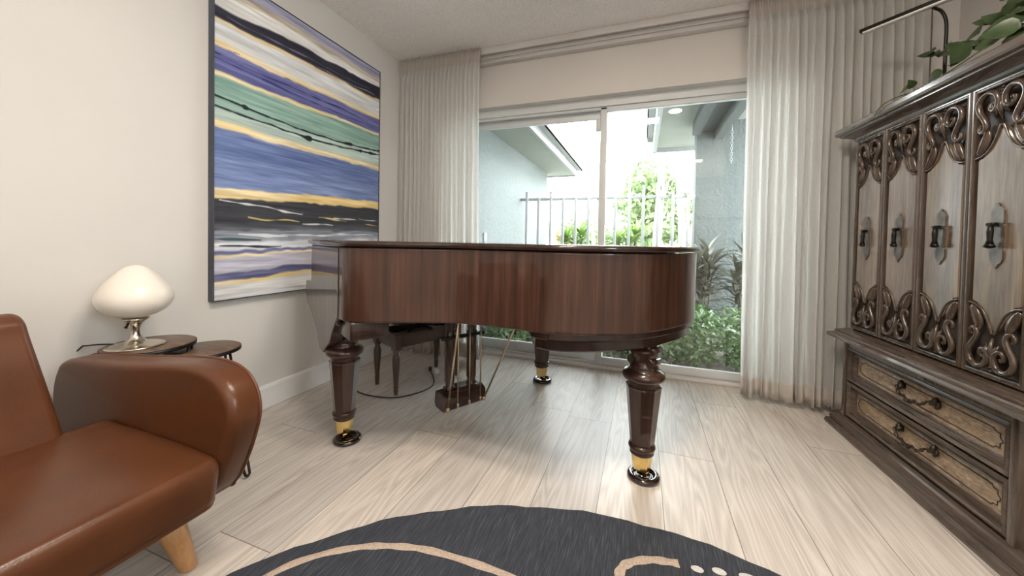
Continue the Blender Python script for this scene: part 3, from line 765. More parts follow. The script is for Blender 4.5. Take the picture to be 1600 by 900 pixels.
# ------------------------------------------------------------------ armoire (front faces the room at x, long side along y)
def armoire():
    yn, yf = 1.562, 2.485; xb = 1.60; yc = (yn+yf)/2
    A = thing('carved_armoire', 'dark carved oak armoire with four panelled doors over two drawers at right', 'armoire', (1.35, yc, 0))
    def loc(o): o.location = (-1.35, -yc, 0); return o
    def ring_mould(prof, name, mat):
        """profile (out, z) swept round the front and both ends"""
        m = MB(); m.sm = False; R = []
        path = [((xb, yf), (0, 1)), ((1.10, yf), (-1, 1)), ((1.10, yn), (-1, -1)), ((xb, yn), (0, -1))]
        for (x, y), (dx, dy) in path: R.append([(x+dx*o, y+dy*o, z) for o, z in prof])
        m.rings(R); return loc(m.build(name, mat, A))
    m = MB(); m.box(1.105, xb, yn+.002, yf-.002, .50, 1.60); m.box(1.10, xb, yn+.004, yf-.004, .06, .50); loc(m.build('carcass', 'oak_frame', A))
    ring_mould([(-.03, 0), (.082, 0), (.085, .012), (.080, .028), (.066, .036), (.070, .044), (.066, .056), (.050, .064), (.044, .072), (.040, .084), (-.03, .084)], 'plinth', 'oak_rail')
    ring_mould([(-.03, .488), (.046, .488), (.062, .496), (.084, .500), (.088, .508), (.085, .520), (.066, .526), (.060, .532), (.062, .540), (.046, .548), (.026, .556), (.010, .562), (-.03, .562)], 'waist_moulding', 'oak_rail')
    ring_mould([(-.03, 1.574), (.016, 1.574), (.022, 1.582), (.024, 1.592), (.034, 1.598), (.060, 1.608), (.068, 1.612), (.068, 1.618), (.080, 1.622), (.084, 1.632), (.084, 1.650), (.076, 1.658), (-.03, 1.658)], 'cornice', 'oak_rail')
    m = MB(); m.box(1.06, xb+.02, yn-.04, yf+.04, 1.650, 1.660); loc(m.build('top_board', 'oak_rail', A))
    # corner stiles of the drawer stage
    m = MB()
    for y0 in (yn-.004, yf-.022): m.box(1.055, 1.11, y0, y0+.026, .082, .49, .004)
    m.box(1.06, 1.10, yn, yf, .462, .49, .004); loc(m.build('drawer_frame', 'oak_frame', A))
    # frames: (lateral a, up b, out d) -> world, facing -x; lateral runs towards -y
    def FR(y, z, x): return Matrix(((0, 0, -1, x), (-1, 0, 0, y), (0, 1, 0, z), (0, 0, 0, 1)))
    def moulding_frame(m, F, w0, w1, h0, h1, prof):
        """prof: (inset, out) swept round a rectangle"""
        R = []
        V = [[m.b.verts.new(F @ Vector(p)) for p in ((w0+i, h0+i, d), (w1-i, h0+i, d), (w1-i, h1-i, d), (w0+i, h1-i, d))] for i, d in prof]
        for a in range(len(V)-1):
            for k in range(4): m.face([V[a][k], V[a][(k+1) % 4], V[a+1][(k+1) % 4], V[a+1][k]], False)
        return V
    # drawers
    for z0, z1 in ((.283, .464), (.090, .275)):
        w = yf-yn-.05; F = FR(yf-.025, z0, 1.10); h = z1-z0; m = MB()
        moulding_frame(m, F, 0, w, 0, h, ((0, 0), (0, .034), (.004, .040), (.012, .042), (.017, .036), (.020, .028), (.026, .026), (.030, .030), (.036, .028), (.040, .014), (.046, .010)))
        d = loc(m.build('drawer', 'oak_rail', A))
        m = MB(); a0, a1, b0, b1 = .046, w-.046, .044, h-.044
        def notch(i):
            n = .022; x0, x1, y0, y1 = a0+i, a1-i, b0+i, b1-i
            return [(x0, y0), (x1, y0), (x1, y1), (x0, y1)]
        m.prism(notch(0), .004, .012, F)
        m.build('burl_panel', 'oak_burl', d)
        m = MB()                                               # scratched border with stepped corners
        i = .014; q0 = .020
        base = [(0, q0*1.5), (q0*.45, q0*1.15), (q0*.45, q0*.45), (q0*1.15, q0*.45), (q0*1.5, 0)]
        X0, X1, Y0, Y1 = a0+i, a1-i, b0+i, b1-i
        P = [(X0+x, Y0+y) for x, y in base]+[(X1-x, Y0+y) for x, y in base[::-1]]+[(X1-x, Y1-y) for x, y in base]+[(X0+x, Y1-y) for x, y in base[::-1]]
        m.tube([F @ Vector((x, y, .012)) for x, y in P], .0022, 6, closed=True); m.build('inlay_line', 'oak_ground', d)
        # twisted bail pull with two leafy mounts
        m = MB(); cx, cy = w/2+.025, h/2+.008
        for s in (-1, 1):
            q = lambda a, b, o: F @ Vector((cx+s*a, cy+b, .012+o))
            m.tube([q(.092, .012, 0), q(.090, .010, .012), q(.085, .005, .026)], [.017, .012, .008], 10)
            m.tube([q(.096, .034, .004), q(.094, .022, .010), q(.090, .010, .014)], [.004, .010, .009], 8)
            m.tube([q(.104, .020, .004), q(.108, .006, .008), q(.098, -.008, .008)], [.004, .008, .006], 8)
        pts = [Vector((cx+t*.086, cy+.004-.024*(1-t*t)-.006*math.cos(3*PI*t), .012+.030+.010*(1-t*t))) for t in [k/16-1 for k in range(33)]]
        m.tube([F @ p for p in pts], [.0055+.0022*math.cos(k*1.7)+(.003 if abs(k-16) < 4 else 0) for k in range(33)], 8)
        m.build('bail_pull', 'bronze', d)
    # doors
    dw = (yf-yn-.016)/4; H0, H1 = .566, 1.572; hh = H1-H0
    def field_outline(w, h, a0):
        def arc(flip):
            # from left edge inward to the centre peak; measured from the end of the door
            pts = [(a0, .258), (a0+.006, .252), (a0+.018, .250), (w/2-.055, .232), (w/2-.034, .205), (w/2-.020, .178), (w/2-.010, .166), (w/2, .158)]
            c = catmull([Vector(p) for p in pts], 4)
            return [(p.x, p.y) for p in c]
        L = arc(0); top = [(x, h-y) for x, y in L]+[(w-x, h-y) for x, y in L[::-1][1:]]
        bot = [(w-x, y) for x, y in L]+[(x, y) for x, y in L[::-1][1:]]
        return top+bot
    def spiral(cx, cy, r0, r1, a0, a1, n):
        return [(cx+lerp(r0, r1, k/n)*math.cos(lerp(a0, a1, k/n)), cy+lerp(r0, r1, k/n)*math.sin(lerp(a0, a1, k/n))) for k in range(n+1)]
    def carving(m, F, w, h, top):
        cx = w/2; sc = (w/2-.018)/.100
        def G(a, b, d, s): return F @ Vector((cx+s*a*sc, (h-b) if top else b, d))
        for s in (-1, 1):
            # big C scroll: inner curl, over the crown, down the flank, in to the waist, small curl outwards
            p = [(.036, .078), (.028, .082), (.022, .074), (.026, .062), (.038, .060), (.047, .070), (.046, .086), (.036, .097), (.022, .094), (.013, .078), (.015, .056), (.030, .038), (.052, .034), (.074, .044), (.086, .066), (.082, .090), (.070, .110), (.060, .126), (.054, .142), (.058, .158), (.070, .164), (.082, .156), (.082, .142), (.074, .138)]
            p = p[5:]
            c = catmull([Vector(q) for q in p], 4); n = len(c)
            rr = [.0045+.0050*math.sin(PI*min(1, k/n*1.05))**.7 for k in range(n)]
            m.tube([G(q.x, q.y, .012+.004*math.sin(PI*k/n), s) for k, q in enumerate(c)], rr, 8, nrm=None)
            # inner eye of the scroll
            c = catmull([Vector(q) for q in [(.030, .076), (.033, .068), (.040, .072), (.040, .083), (.031, .088)]], 4)
            m.tube([G(q.x, q.y, .011, s) for q in c], .0042, 6)
            # broad leaf below with pointed tip
            c = catmull([Vector(q) for q in [(.056, .158), (.058, .178), (.066, .200), (.078, .222), (.090, .240)]], 4); n = len(c)
            m.tube([G(q.x, q.y, .009, s) for q in c], [.004+.0155*math.sin(PI*(k+.6)/(n+.2))**.8 for k in range(n)], 10, flat=.5, nrm=F.to_3x3() @ Vector((0, 0, 1)))
            m.tube([G(q.x, q.y, .017, s) for q in c[1:-2]], .0028, 6)
            # rim line following the arch
            c = catmull([Vector(q) for q in [(.004, .150), (.012, .168), (.024, .196), (.044, .226), (.072, .244), (.100, .250)]], 4)
            m.tube([G(q.x, q.y, .010, s) for q in c], .0042, 6)
            # fan leaves by the centre
            for e in ((.012, .112), (.024, .118)):
                c = [G(.003, .062, .013, s), G(e[0]*.55, (.062+e[1])/2, .016, s), G(e[0], e[1], .010, s)]
                m.tube(c, [.003, .0062, .0025], 8)
        c = [G(0, .058, .013, 1), G(0, .092, .018, 1), G(0, .138, .010, 1)]
        m.tube(c, [.0035, .0085, .003], 8)
        for b in (.040, .049, .058): m.tube([G(-.009, b, .013, 1), G(.009, b, .013, 1)], .0036, 8)
        m.lathe([(.001, -.004), (.006, 0), (.001, .005)], 10, M4=F @ Matrix.Translation((cx, (h-.028) if top else .028, .012)))
    D0 = None
    for k in range(4):
        w = dw-.006; F = FR(yf-.008-k*dw-.003, H0, 1.088)
        m = MB(); m.sm = False
        V = moulding_frame(m, F, 0, w, 0, hh, ((0, -.016), (0, .010), (.003, .014), (.008, .014), (.010, .010), (.012, .010), (.015, .013), (.018, .012), (.020, -.004)))
        m.face([V[-1][3], V[-1][2], V[-1][1], V[-1][0]], False, 1)
        m.mi = 1
        d = loc(m.build('door', ['oak_frame', 'oak_ground'], A))
        fo = field_outline(w, hh, .026); m = MB()
        R = [[F @ Vector((x, y, z)) for x, y in inset(fo, i)] for i, z in ((0, -.004), (0, .006), (.003, .009), (.006, .009))]
        m.sm = False; m.rings(R, cap0=False); m.build('door_panel', 'oak_field', d)
        for top in (True, False):
            m = MB(); carving(m, F, w, hh, top); m.build('carving', 'oak_frame', d)
        # pull: shaped back plate with hanging drop
        cx, cy = w*.50, hh*.478; m = MB()
        bp = [(0, .112), (.0035, .107), (.0035, .101), (.010, .095), (.0125, .086), (.0125, .045), (.0105, .04), (.0125, .035), (.0125, -.035), (.0105, -.04), (.0125, -.045), (.0125, -.076), (.010, -.087), (.0035, -.094), (.0035, -.10), (0, -.107)]
        bp = [(x*1.75, y) for x, y in bp]; bp = bp+[(-x, y) for x, y in bp[::-1][1:-1]]
        m.prism([(cx+x, cy+y) for x, y in bp], .008, .0135, F); hp = m.build('back_plate', 'pewter', d)
        m = MB()
        m.tube([F @ Vector((cx, cy+.040, .012)), F @ Vector((cx, cy+.040, .030))], .007, 10)
        m.tube([F @ Vector((cx-.014, cy+.040, .026)), F @ Vector((cx+.014, cy+.040, .026))], .0065, 8)
        m.tube([F @ Vector((cx, cy+.038, .028)), F @ Vector((cx, cy+.015, .030)), F @ Vector((cx, cy-.012, .030)), F @ Vector((cx, cy-.030, .030))], [.006, .009, .007, .012], 10)
        m.tube([F @ Vector((cx-.017, cy-.034, .030)), F @ Vector((cx, cy-.030, .032)), F @ Vector((cx+.017, cy-.034, .030))], [.005, .011, .005], 8)
        m.build('drop_pull', 'iron', d)
        m = MB()
        if k == 0: m.box(1.092, 1.105, yf-.006, yf+.001, 1.38, 1.44); loc(m.build('hinge', 'iron', A))
    th = .045; px, py_ = 1.02, 2.53                             # stands slightly askew to the wall
    dx, dy = 1.35-px, yc-py_
    A.rotation_euler = (0, 0, th); A.location = (px+dx*math.cos(th)-dy*math.sin(th), py_+dx*math.sin(th)+dy*math.cos(th), 0)
    return A
armoire()

# ------------------------------------------------------------------ desk lamp on the armoire
def desk_lamp():
    L = thing('gooseneck_lamp', 'thin black gooseneck lamp with long bar head standing on the armoire', 'lamp', (1.285, 2.245, 1.660))
    m = MB(); m.lathe([(.001, 0), (.07, 0), (.072, .004), (.068, .012), (.001, .014)], 32); m.build('base', 'black_metal', L)
    a = Vector((1.285, 2.245)); b = Vector((1.238, 2.225))
    m = MB(); m.tube([(0, 0, .01), (0, 0, .13)], .011, 12)
    pts = catmull([Vector(p) for p in [(0, 0, .10), (0, 0, .25), (0, 0, .36), (-.004, .004, .405), (-.018, .004, .435), (-.040, -.002, .447), (-.055, -.010, .450)]], 6)
    m.tube(pts, .0065, 10); m.build('gooseneck', 'black_metal', L)
    d = Vector((.195, -.204, 0)).normalized(); c = Vector((1.05+.19-1.285, 2.42-.2-2.245, .468))
    p0 = Vector((1.05-1.285, 2.42-2.245, .46)); n = Vector((d.y, -d.x, 0)); up = Vector((0, 0, 1))
    Fm = Matrix((( d.x, n.x, 0, p0.x), (d.y, n.y, 0, p0.y), (0, 0, 1, p0.z), (0, 0, 0, 1)))
    m = MB(); m.box(0, .56, -.017, .017, 0, .018, .004, 2, Fm); m.build('light_bar', 'black_metal', L)
    m = MB(); m.box(.012, .548, -.0145, .0145, -.008, .002, .002, 1, Fm); m.build('diffuser', 'led', L)
desk_lamp()

# ------------------------------------------------------------------ pothos trailing over the armoire
def leaf(m, p, d, n, L, W, curl=.25, fold=.15):
    d = Vector(d).normalized(); n = Vector(n); n = (n-d*n.dot(d)).normalized(); b = d.cross(n); p = Vector(p)
    rows = []
    for t, w in ((0, .05), (.12, .7), (.3, 1.0), (.5, .92), (.72, .58), (.9, .2), (1, .0)):
        c = p+d*(L*t)-n*(curl*L*t*t)
        rows.append((c+b*(W*w*.5)+n*(fold*W*w), c, c-b*(W*w*.5)+n*(fold*W*w)))
    V = [[m.b.verts.new(q) for q in r] for r in rows]
    for i in range(len(V)-1):
        for j in range(2): m.face([V[i][j], V[i][j+1], V[i+1][j+1], V[i+1][j]], True)
def pothos():
    P = thing('pothos_plant', 'green trailing pothos plant in a white pot on top of the armoire', 'plant', (1.40, 1.70, 1.660))
    def loc(o): o.location = (-1.40, -1.70, -1.660); return o
    m = MB(); m.lathe([(.001, 1.660), (.062, 1.660), (.066, 1.664), (.082, 1.775), (.086, 1.78), (.086, 1.79), (.078, 1.79), (.074, 1.765), (.001, 1.765)], 36, (1.40, 1.70, 0)); loc(m.build('pot', 'ceramic', P))
    vines = [[(1.025, 2.214, 1.630), (1.022, 2.16, 1.655), (1.04, 2.10, 1.668), (1.07, 2.06, 1.672), (1.10, 2.008, 1.682), (1.12, 1.942, 1.700), (1.14, 1.90, 1.718), (1.18, 1.855, 1.752), (1.25, 1.80, 1.80), (1.35, 1.73, 1.81), (1.39, 1.71, 1.77)],
             [(1.20, 2.185, 1.862), (1.21, 2.13, 1.862), (1.20, 2.02, 1.82), (1.20, 1.92, 1.775), (1.28, 1.80, 1.80), (1.39, 1.71, 1.77)], [(1.25, 1.95, 1.885), (1.25, 1.90, 1.85), (1.30, 1.82, 1.82), (1.39, 1.71, 1.77)], [(1.12, 1.62, 1.70), (1.2, 1.66, 1.77), (1.3, 1.69, 1.82), (1.39, 1.70, 1.77)]]
    m = MB()
    for v in vines: m.tube([tuple(p) for p in catmull([Vector(q) for q in v], 6)], .0022, 6)
    loc(m.build('vine', 'vine', P))
    m = MB(); rnd = random.Random(4)
    Ls = [((1.06, 2.05, 1.672), (-.1, .6, .05), .06, .04), ((1.075, 2.05, 1.672), (-.3, -.3, .3), .045, .03), ((1.12, 1.965, 1.700), (-.2, .55, -.22), .075, .045), ((1.14, 1.93, 1.712), (.1, .6, .25), .06, .035),
          ((1.20, 2.15, 1.866), (-.2, .9, .02), .065, .028), ((1.21, 2.09, 1.862), (.2, .8, .08), .05, .022),
          ((1.20, 1.93, 1.815), (-.1, .9, .15), .085, .07), ((1.16, 1.90, 1.77), (-.3, .5, -.5), .095, .07), ((1.20, 1.90, 1.78), (.2, .7, .1), .07, .05), ((1.18, 1.87, 1.755), (-.2, .45, .25), .06, .035),
          ((1.25, 1.915, 1.85), (-.1, .5, .5), .075, .055), ((1.25, 1.87, 1.84), (.1, .05, .6), .085, .05), ((1.20, 1.84, 1.79), (-.2, .8, .08), .09, .065), ((1.16, 1.78, 1.74), (-.2, .8, .1), .09, .06), ((1.15, 1.72, 1.74), (-.3, .6, .1), .10, .075),
          ((1.25, 1.80, 1.86), (-.1, .4, .5), .09, .07), ((1.30, 1.93, 1.94), (-.1, .5, .35), .07, .05), ((1.25, 1.93, 1.82), (-.3, .5, -.2), .07, .05), ((1.10, 1.68, 1.685), (-.3, .6, .05), .08, .06), ((1.11, 1.63, 1.69), (-.4, .3, .1), .09, .06)]
    for p, d, L, W in Ls:
        leaf(m, (p[0], p[1], p[2]+.018), d, (-.5, -.75+rnd.uniform(-.3, .3), .35), L*.95, W*1.2, .22, .10)
    for v in vines[1:]:
        c = catmull([Vector(q) for q in v], 5)
        for q in c[2:-6:2]:
            leaf(m, q, (rnd.uniform(-.6, .2), rnd.uniform(-.2, .9), rnd.uniform(-.3, .6)), (-.5, -.75+rnd.uniform(-.4, .4), .45), rnd.uniform(.05, .08), rnd.uniform(.035, .052), .25, .10)
    for q in ((1.15, 1.74, 1.70), (1.17, 1.66, 1.71), (1.2, 1.6, 1.72), (1.2, 1.72, 1.76), (1.26, 1.68, 1.80)):
        for _ in range(3): leaf(m, (q[0]+rnd.uniform(-.03, .03), q[1]+rnd.uniform(-.05, .05), q[2]+rnd.uniform(0, .05)), (rnd.uniform(-.6, .1), rnd.uniform(-.3, .9), rnd.uniform(-.2, .6)), (-.5, -.75, .45), rnd.uniform(.06, .085), rnd.uniform(.04, .055), .25, .10)
    for k in range(26):
        a = rnd.uniform(0, 2*PI); leaf(m, (1.40+.05*math.cos(a), 1.70+.05*math.sin(a), 1.80+rnd.uniform(0, .12)), (math.cos(a), math.sin(a), rnd.uniform(-.2, .8)), (0, -.2, 1), rnd.uniform(.07, .10), rnd.uniform(.05, .07))
    loc(m.build('foliage', 'pothos', P))
pothos()

# ------------------------------------------------------------------ rug
def rug():
    c = Vector((.028, .016)); Rr = 1.3375; n = 160; m = MB(); rnd = random.Random(2)
    rad = [Rr+.004*math.sin(k*.9)+.003*math.sin(k*2.3+1) for k in range(n)]
    R = []
    for f, z in ((1.0, .001), (1.003, .004), (1.0, .0075), (.993, .0085), (.985, .0065), (.8, .0065), (.5, .0065), (.2, .0065), (.01, .0065)):
        R.append([(c.x+f*rad[k]*math.cos(2*PI*k/n), c.y+f*rad[k]*math.sin(2*PI*k/n), z) for k in range(n)])
    m.rings(R)
    m.mi = 1
    def ribbon(P, w0, w1=None, closed=False):
        Q = catmull([Vector((x, y, 0)) for x, y in P], 8, closed); N = len(Q); V = []
        for i, p in enumerate(Q):
            d = (Q[(i+1) % N]-Q[i-1]) if closed else (Q[min(i+1, N-1)]-Q[max(i-1, 0)]); d.normalize(); q = Vector((-d.y, d.x, 0)); w = w0*(1+.12*math.sin(i*.7))
            V.append([m.b.verts.new((p+q*w).to_tuple()[:2]+(.0066,)), m.b.verts.new((p+q*w*.85).to_tuple()[:2]+(.0078,)), m.b.verts.new((p-q*w*.85).to_tuple()[:2]+(.0078,)), m.b.verts.new((p-q*w).to_tuple()[:2]+(.0066,))])
        for i in range(N if closed else N-1):
            for j in range(3): m.face([V[i][j], V[i][j+1], V[(i+1) % N][j+1], V[(i+1) % N][j]], True)
    ribbon([(-1.05, .60), (-1.0, .764), (-.926, .855), (-.835, .92), (-.764, .953), (-.685, .978), (-.6, .993), (-.449, 1.0), (-.341, .995), (-.2, .96), (-.1, .85), (-.1, .7), (-.25, .55), (-.5, .46), (-.8, .45), (-.98, .5)], .0125, closed=True)
    ribbon([(.1, .9), (.02, 1.0), (-.035, 1.10), (-.034, 1.145), (-.010, 1.176), (.038, 1.205), (.085, 1.219), (.132, 1.226)], .014)
    ribbon([(.3, .5), (.5, .7), (.6, .5), (.5, .2), (.2, .1)], .014)
    m.mi = 2
    for x, y, rx, ry in ((.184, 1.226, .018, .012), (.246, 1.241, .020, .013), (.325, 1.250, .026, .013), (.40, 1.20, .02, .013)):
        m.rings([[(x+f*rx*math.cos(2*PI*k/14), y+f*ry*math.sin(2*PI*k/14), z) for k in range(14)] for f, z in ((1, .0066), (.9, .0078), (.05, .0078))], cap0=False)
    tag(m.build('round_rug', ['rug', 'rug_line', 'rug_white'], None), 'round charcoal rug with beige line pattern on the floor in front', 'rug')
rug()

# ------------------------------------------------------------------ outdoors
struct(boxobj('ground', (-14, 14, 3.09, 4.6, -.16, -.04), 'ground')); struct(boxobj('paving', (-30, 30, 4.6, 40, -.2, -.06), 'paving'))
def house_wing():
    Hh = thing('house_wing', 'pale stucco house wing with white eave left of the glass door outside', 'building', (-2.2, 4.6, 0))
    def loc(o): o.location = (2.2, -4.6, 0); return o
    loc(boxobj('stucco_wall', (-3.0, -1.50, 3.10, 5.86, -.05, 2.13), 'stucco', Hh))
    loc(boxobj('soffit', (-3.0, -1.09, 3.10, 6.12, 2.13, 2.15), 'soffit', Hh))
    m = MB(); m.box(-1.09, -1.055, 3.10, 6.155, 2.115, 2.27); m.box(-3.0, -1.09, 6.12, 6.155, 2.115, 2.27); loc(m.build('fascia', 'ext_white', Hh))
    m = MB(); m.box(-1.055, -.97, 3.10, 6.18, 2.205, 2.22); m.box(-.985, -.97, 3.10, 6.18, 2.205, 2.285); loc(m.build('gutter', 'ext_white', Hh))
    m = MB(); m.sm = False; m.rings([[(-.99, y, 2.285), (-3.0, y, 2.93), (-3.0, y, 2.88), (-1.06, y, 2.255)] for y in (3.10, 6.16)]); loc(m.build('roof', 'gutter', Hh))
    loc(boxobj('outlet_box', (-1.50, -1.485, 3.32, 3.38, 1.00, 1.08), 'gutter', Hh))
house_wing()
def entry():
    E_ = thing('entry_porch', 'grey-green stucco porch wall with beamed soffit outside at right of the door', 'building', (1.4, 4.4, 0))
    def loc(o): o.location = (-1.4, -4.4, 0); return o
    loc(boxobj('porch_wall', (.545, 1.45, 4.52, 4.70, -.05, 2.45), 'stucco_grey', E_))
    loc(boxobj('porch_soffit', (.16, 1.6, 3.10, 5.60, 2.36, 2.39), 'soffit', E_))
    m = MB(); m.box(.11, .16, 3.10, 5.65, 2.31, 2.55); m.box(.11, 1.6, 5.60, 5.65, 2.31, 2.55); loc(m.build('fascia', 'gutter', E_))
    m = MB(); m.box(.02, .11, 3.10, 5.66, 2.47, 2.49); m.box(.02, .035, 3.10, 5.66, 2.47, 2.57); m.box(.02, .035, 5.4, 5.66, 2.36, 2.50); loc(m.build('gutter', 'ext_white', E_))
    m = MB(); m.box(.50, .58, 3.10, 4.52, 2.22, 2.36); m.box(.72, .80, 3.10, 4.52, 2.16, 2.36); m.box(.58, .72, 3.10, 4.52, 2.26, 2.36); loc(m.build('beam', 'stucco_grey', E_))
    m = MB(); m.box(.58, 1.05, 4.513, 4.522, 1.30, 1.335); loc(m.build('wall_ledge', 'stucco_grey', E_))
    m = MB(); m.lathe([(.001, 2.352), (.058, 2.352), (.062, 2.356), (.062, 2.360)], 28, (.285, 4.06, 0)); loc(m.build('soffit_light', 'bulb', E_))
entry()
m = MB()
for k in range(13):
    z = 2.10-k*.026
    c = (.775, 3.95, z); pts = [(c[0]+.010*math.cos(a)*(1 if k % 2 else .3), c[1]+.010*math.cos(a)*(.3 if k % 2 else 1), c[2]+.017*math.sin(a)) for a in [2*PI*j/10 for j in range(10)]]
    m.tube(pts, .0035, 6, closed=True)
m.tube([(.775, 3.95, 2.158), (.775, 3.95, 2.11)], .003, 6)
tag(m.build('hanging_chain', 'ext_white'), 'white link chain hanging from the porch beam outside the door', 'chain')

def fence():
    Fe = thing('picket_fence', 'white metal picket fence between the stucco wing and the porch wall', 'fence', (-.5, 4.5, -.04))
    def loc(o): o.location = (.5, -4.5, .04); return o
    loc(boxobj('top_rail', (-1.498, .543, 4.485, 4.515, 1.525, 1.56), 'ext_white', Fe, .004)); loc(boxobj('bottom_rail', (-1.498, .543, 4.485, 4.515, .08, .115), 'ext_white', Fe, .004))
    x = -1.41; k = 0
    while x < .52:
        zt = 1.64 if k in (0, 2) else 1.56; zt = 1.68 if k in (8, 9) else zt
        m = MB(); m.box(x-.016, x+.016, 4.462, 4.486, -.04, zt, .003); loc(m.build('picket', 'ext_white', Fe)); x += .157; k += 1
fence()

def cloud(m, c, r, n, L, seed, flat=(1, 1, 1), up=.3, pw=2):
    rnd = random.Random(seed)
    for _ in range(n):
        while True:
            p = Vector((rnd.uniform(-1, 1), rnd.uniform(-1, 1), rnd.uniform(-1, 1)))
            if abs(p.x)**pw+abs(p.y)**pw+abs(p.z)**pw < 1: break
        p = p*(.55+.45*rnd.random()) if p.length < .5 else p
        d = Vector((rnd.uniform(-1, 1), rnd.uniform(-1, 1), rnd.uniform(-.6, 1)))
        q = Vector((c[0]+p.x*r*flat[0], c[1]+p.y*r*flat[1], c[2]+p.z*r*flat[2])); s = L*rnd.uniform(.6, 1.3)
        if d.length < .1: d = Vector((0, 0, 1))
        n_ = p+Vector((0, 0, up)) if p.length > .05 else Vector((0, 0, 1))
        d.normalize(); n_ = (n_-d*n_.dot(d))
        if n_.length < .05: n_ = d.orthogonal()
        n_.normalize(); b = d.cross(n_)
        V = [m.b.verts.new(w) for w in (q-d*s*.5, q+b*s*.28, q+d*s*.5-n_*s*.12, q-b*s*.28)]
        m.face(V, False)
# low hedge bushes along the glass
hx = [(-1.22, 3.62), (-.66, 3.68), (-.12, 3.60), (.40, 3.64), (.92, 3.60)]
hl = ['leftmost low green hedge bush outside the glass, beside the stucco wing', 'low green hedge bush outside, seen under the piano beside its rear leg', 'low green hedge bush outside behind the door mullion', 'low leafy hedge bush outside, partly behind the piano tail', 'low bright green hedge bush outside below the dark spiky plants']
for k, ((x, y), lab) in enumerate(zip(hx, hl)):
    B = thing('hedge_bush', lab, 'bush', (x, y, -.04), 0, 'hedge bushes outside the glass door')
    m = MB(); cloud(m, (0, 0, .25), .34, 2300, .05, 40+k, (.77, 1.2, .68), pw=6); m.build('foliage', 'hedge', B)
    m = MB(); rnd = random.Random(k)
    for j in range(7): m.tube([(rnd.uniform(-.05, .05), rnd.uniform(-.05, .05), 0), (rnd.uniform(-.2, .2), rnd.uniform(-.2, .2), .3)], .006, 6)
    m.build('stem', 'bark_d', B)
# dark cordylines in front of the porch wall
def strap_plant(name, lab, cat, x, y, stems, mat, L, W, n, seed, group, z0=-.04, stemr=.009, drop=.12):
    P = thing(name, lab, cat, (x, y, z0), 0, group); rnd = random.Random(seed); m = MB(); f = MB()
    for (tx, ty, tz) in stems:
        m.tube([(tx*.15, ty*.15, 0), (tx*.5, ty*.5, tz*.5), (tx, ty, tz)], [stemr, stemr*.9, stemr*.7], 8)
        for k in range(n):
            a = rnd.uniform(0, 2*PI); e = rnd.uniform(.1, 1.3)
            leaf(f, (tx, ty, tz-rnd.uniform(0, drop)), (math.cos(a)*math.cos(e), math.sin(a)*math.cos(e), math.sin(e)), (-math.cos(a), -math.sin(a), 1), L*rnd.uniform(.7, 1.15), W, .35, .12)
    m.build('stem', 'bark_d', P); f.build('foliage', mat, P)
strap_plant('cordyline', 'dark spiky cordyline outside beside the piano tail, leftmost of the two', 'plant', .62, 4.17, [(-.09, 0, .82), (.02, .02, 1.0), (-.04, -.05, .64), (.07, 0, .88), (-.10, .02, .96), (.0, -.03, .80)], 'cordy', .26, .05, 26, 5, 'cordylines by the porch wall', drop=.32)
strap_plant('cordyline', 'dark spiky cordyline outside half hidden by the right curtain edge', 'plant', .96, 4.16, [(-.05, 0, .90), (.05, .02, .78), (0, -.05, 1.0), (-.06, .02, .70)], 'cordy', .26, .05, 26, 6, 'cordylines by the porch wall', drop=.32)
# planting beyond the fence
for k, (x, y, lab) in enumerate(((-.98, 5.6, 'bright green fan palm beyond the fence, left of the door mullion'), (-.18, 5.5, 'bright green fan palm beyond the fence, behind the door mullion'))):
    strap_plant('fan_palm', lab, 'palm', x, y, [(0, 0, 1.06), (.1, .05, 1.16), (-.15, 0, 1.10)], 'palmleaf', .36, .04, 44, 20+k, 'fan palms beyond the fence', stemr=.03)
strap_plant('croton_shrub', 'orange croton shrub beyond the fence beside the stucco wing', 'shrub', -1.33, 6.45, [(0, 0, 1.0), (.1, 0, 1.1), (-.1, 0, 1.15), (.05, 0, .8)], 'croton', .16, .06, 22, 31, None)
def tree(x, y, blobs, trunk, lab, seed, mat='treeleaf', L=.2, n=900, group='trees beyond the fence', name='leafy_tree'):
    T = thing(name, lab, 'tree', (x, y, -.06), 0, group); m = MB()
    for i, (a, b, c, r) in enumerate(blobs): cloud(m, (a, b, c), r, int(n*r), L, seed*10+i)
    m.build('crown', mat, T); m = MB()
    for pts, r0, r1 in trunk:
        c = catmull([Vector(p) for p in pts], 4); N = len(c); m.tube(c, [lerp(r0, r1, k/(N-1)) for k in range(N)], 8)
    m.build('trunk', 'bark', T)
tree(.22, 11.5, [(0, 0, 3.0, .75), (.35, .2, 2.4, .7), (-.4, 0, 2.3, .7), (.1, -.1, 1.7, .75), (-.25, .2, 1.3, .6), (.55, 0, 1.6, .55)], [([(0, 0, 0), (.05, 0, 1.2), (0, 0, 2.6)], .10, .05)], 'dense light green tree far beyond the fence, left of the pale trunk', 3, n=900)
tree(1.72, 13.8, [(0, 0, 2.3, .6), (-.1, .2, 1.6, .6), (.1, .1, 1.2, .6)], [([(0, 0, 0), (0, 0, 2.0)], .09, .05)], 'smaller light green tree far beyond the fence, beside the porch wall', 4, n=900)
tree(-1.6, 12.5, [(0, 0, 1.2, .7), (.8, .2, 1.1, .6), (-.7, .2, 1.3, .6)], [([(0, 0, 0), (0, 0, 1.0)], .08, .05)], 'low light green tree far off beside the stucco wing', 6, n=700)
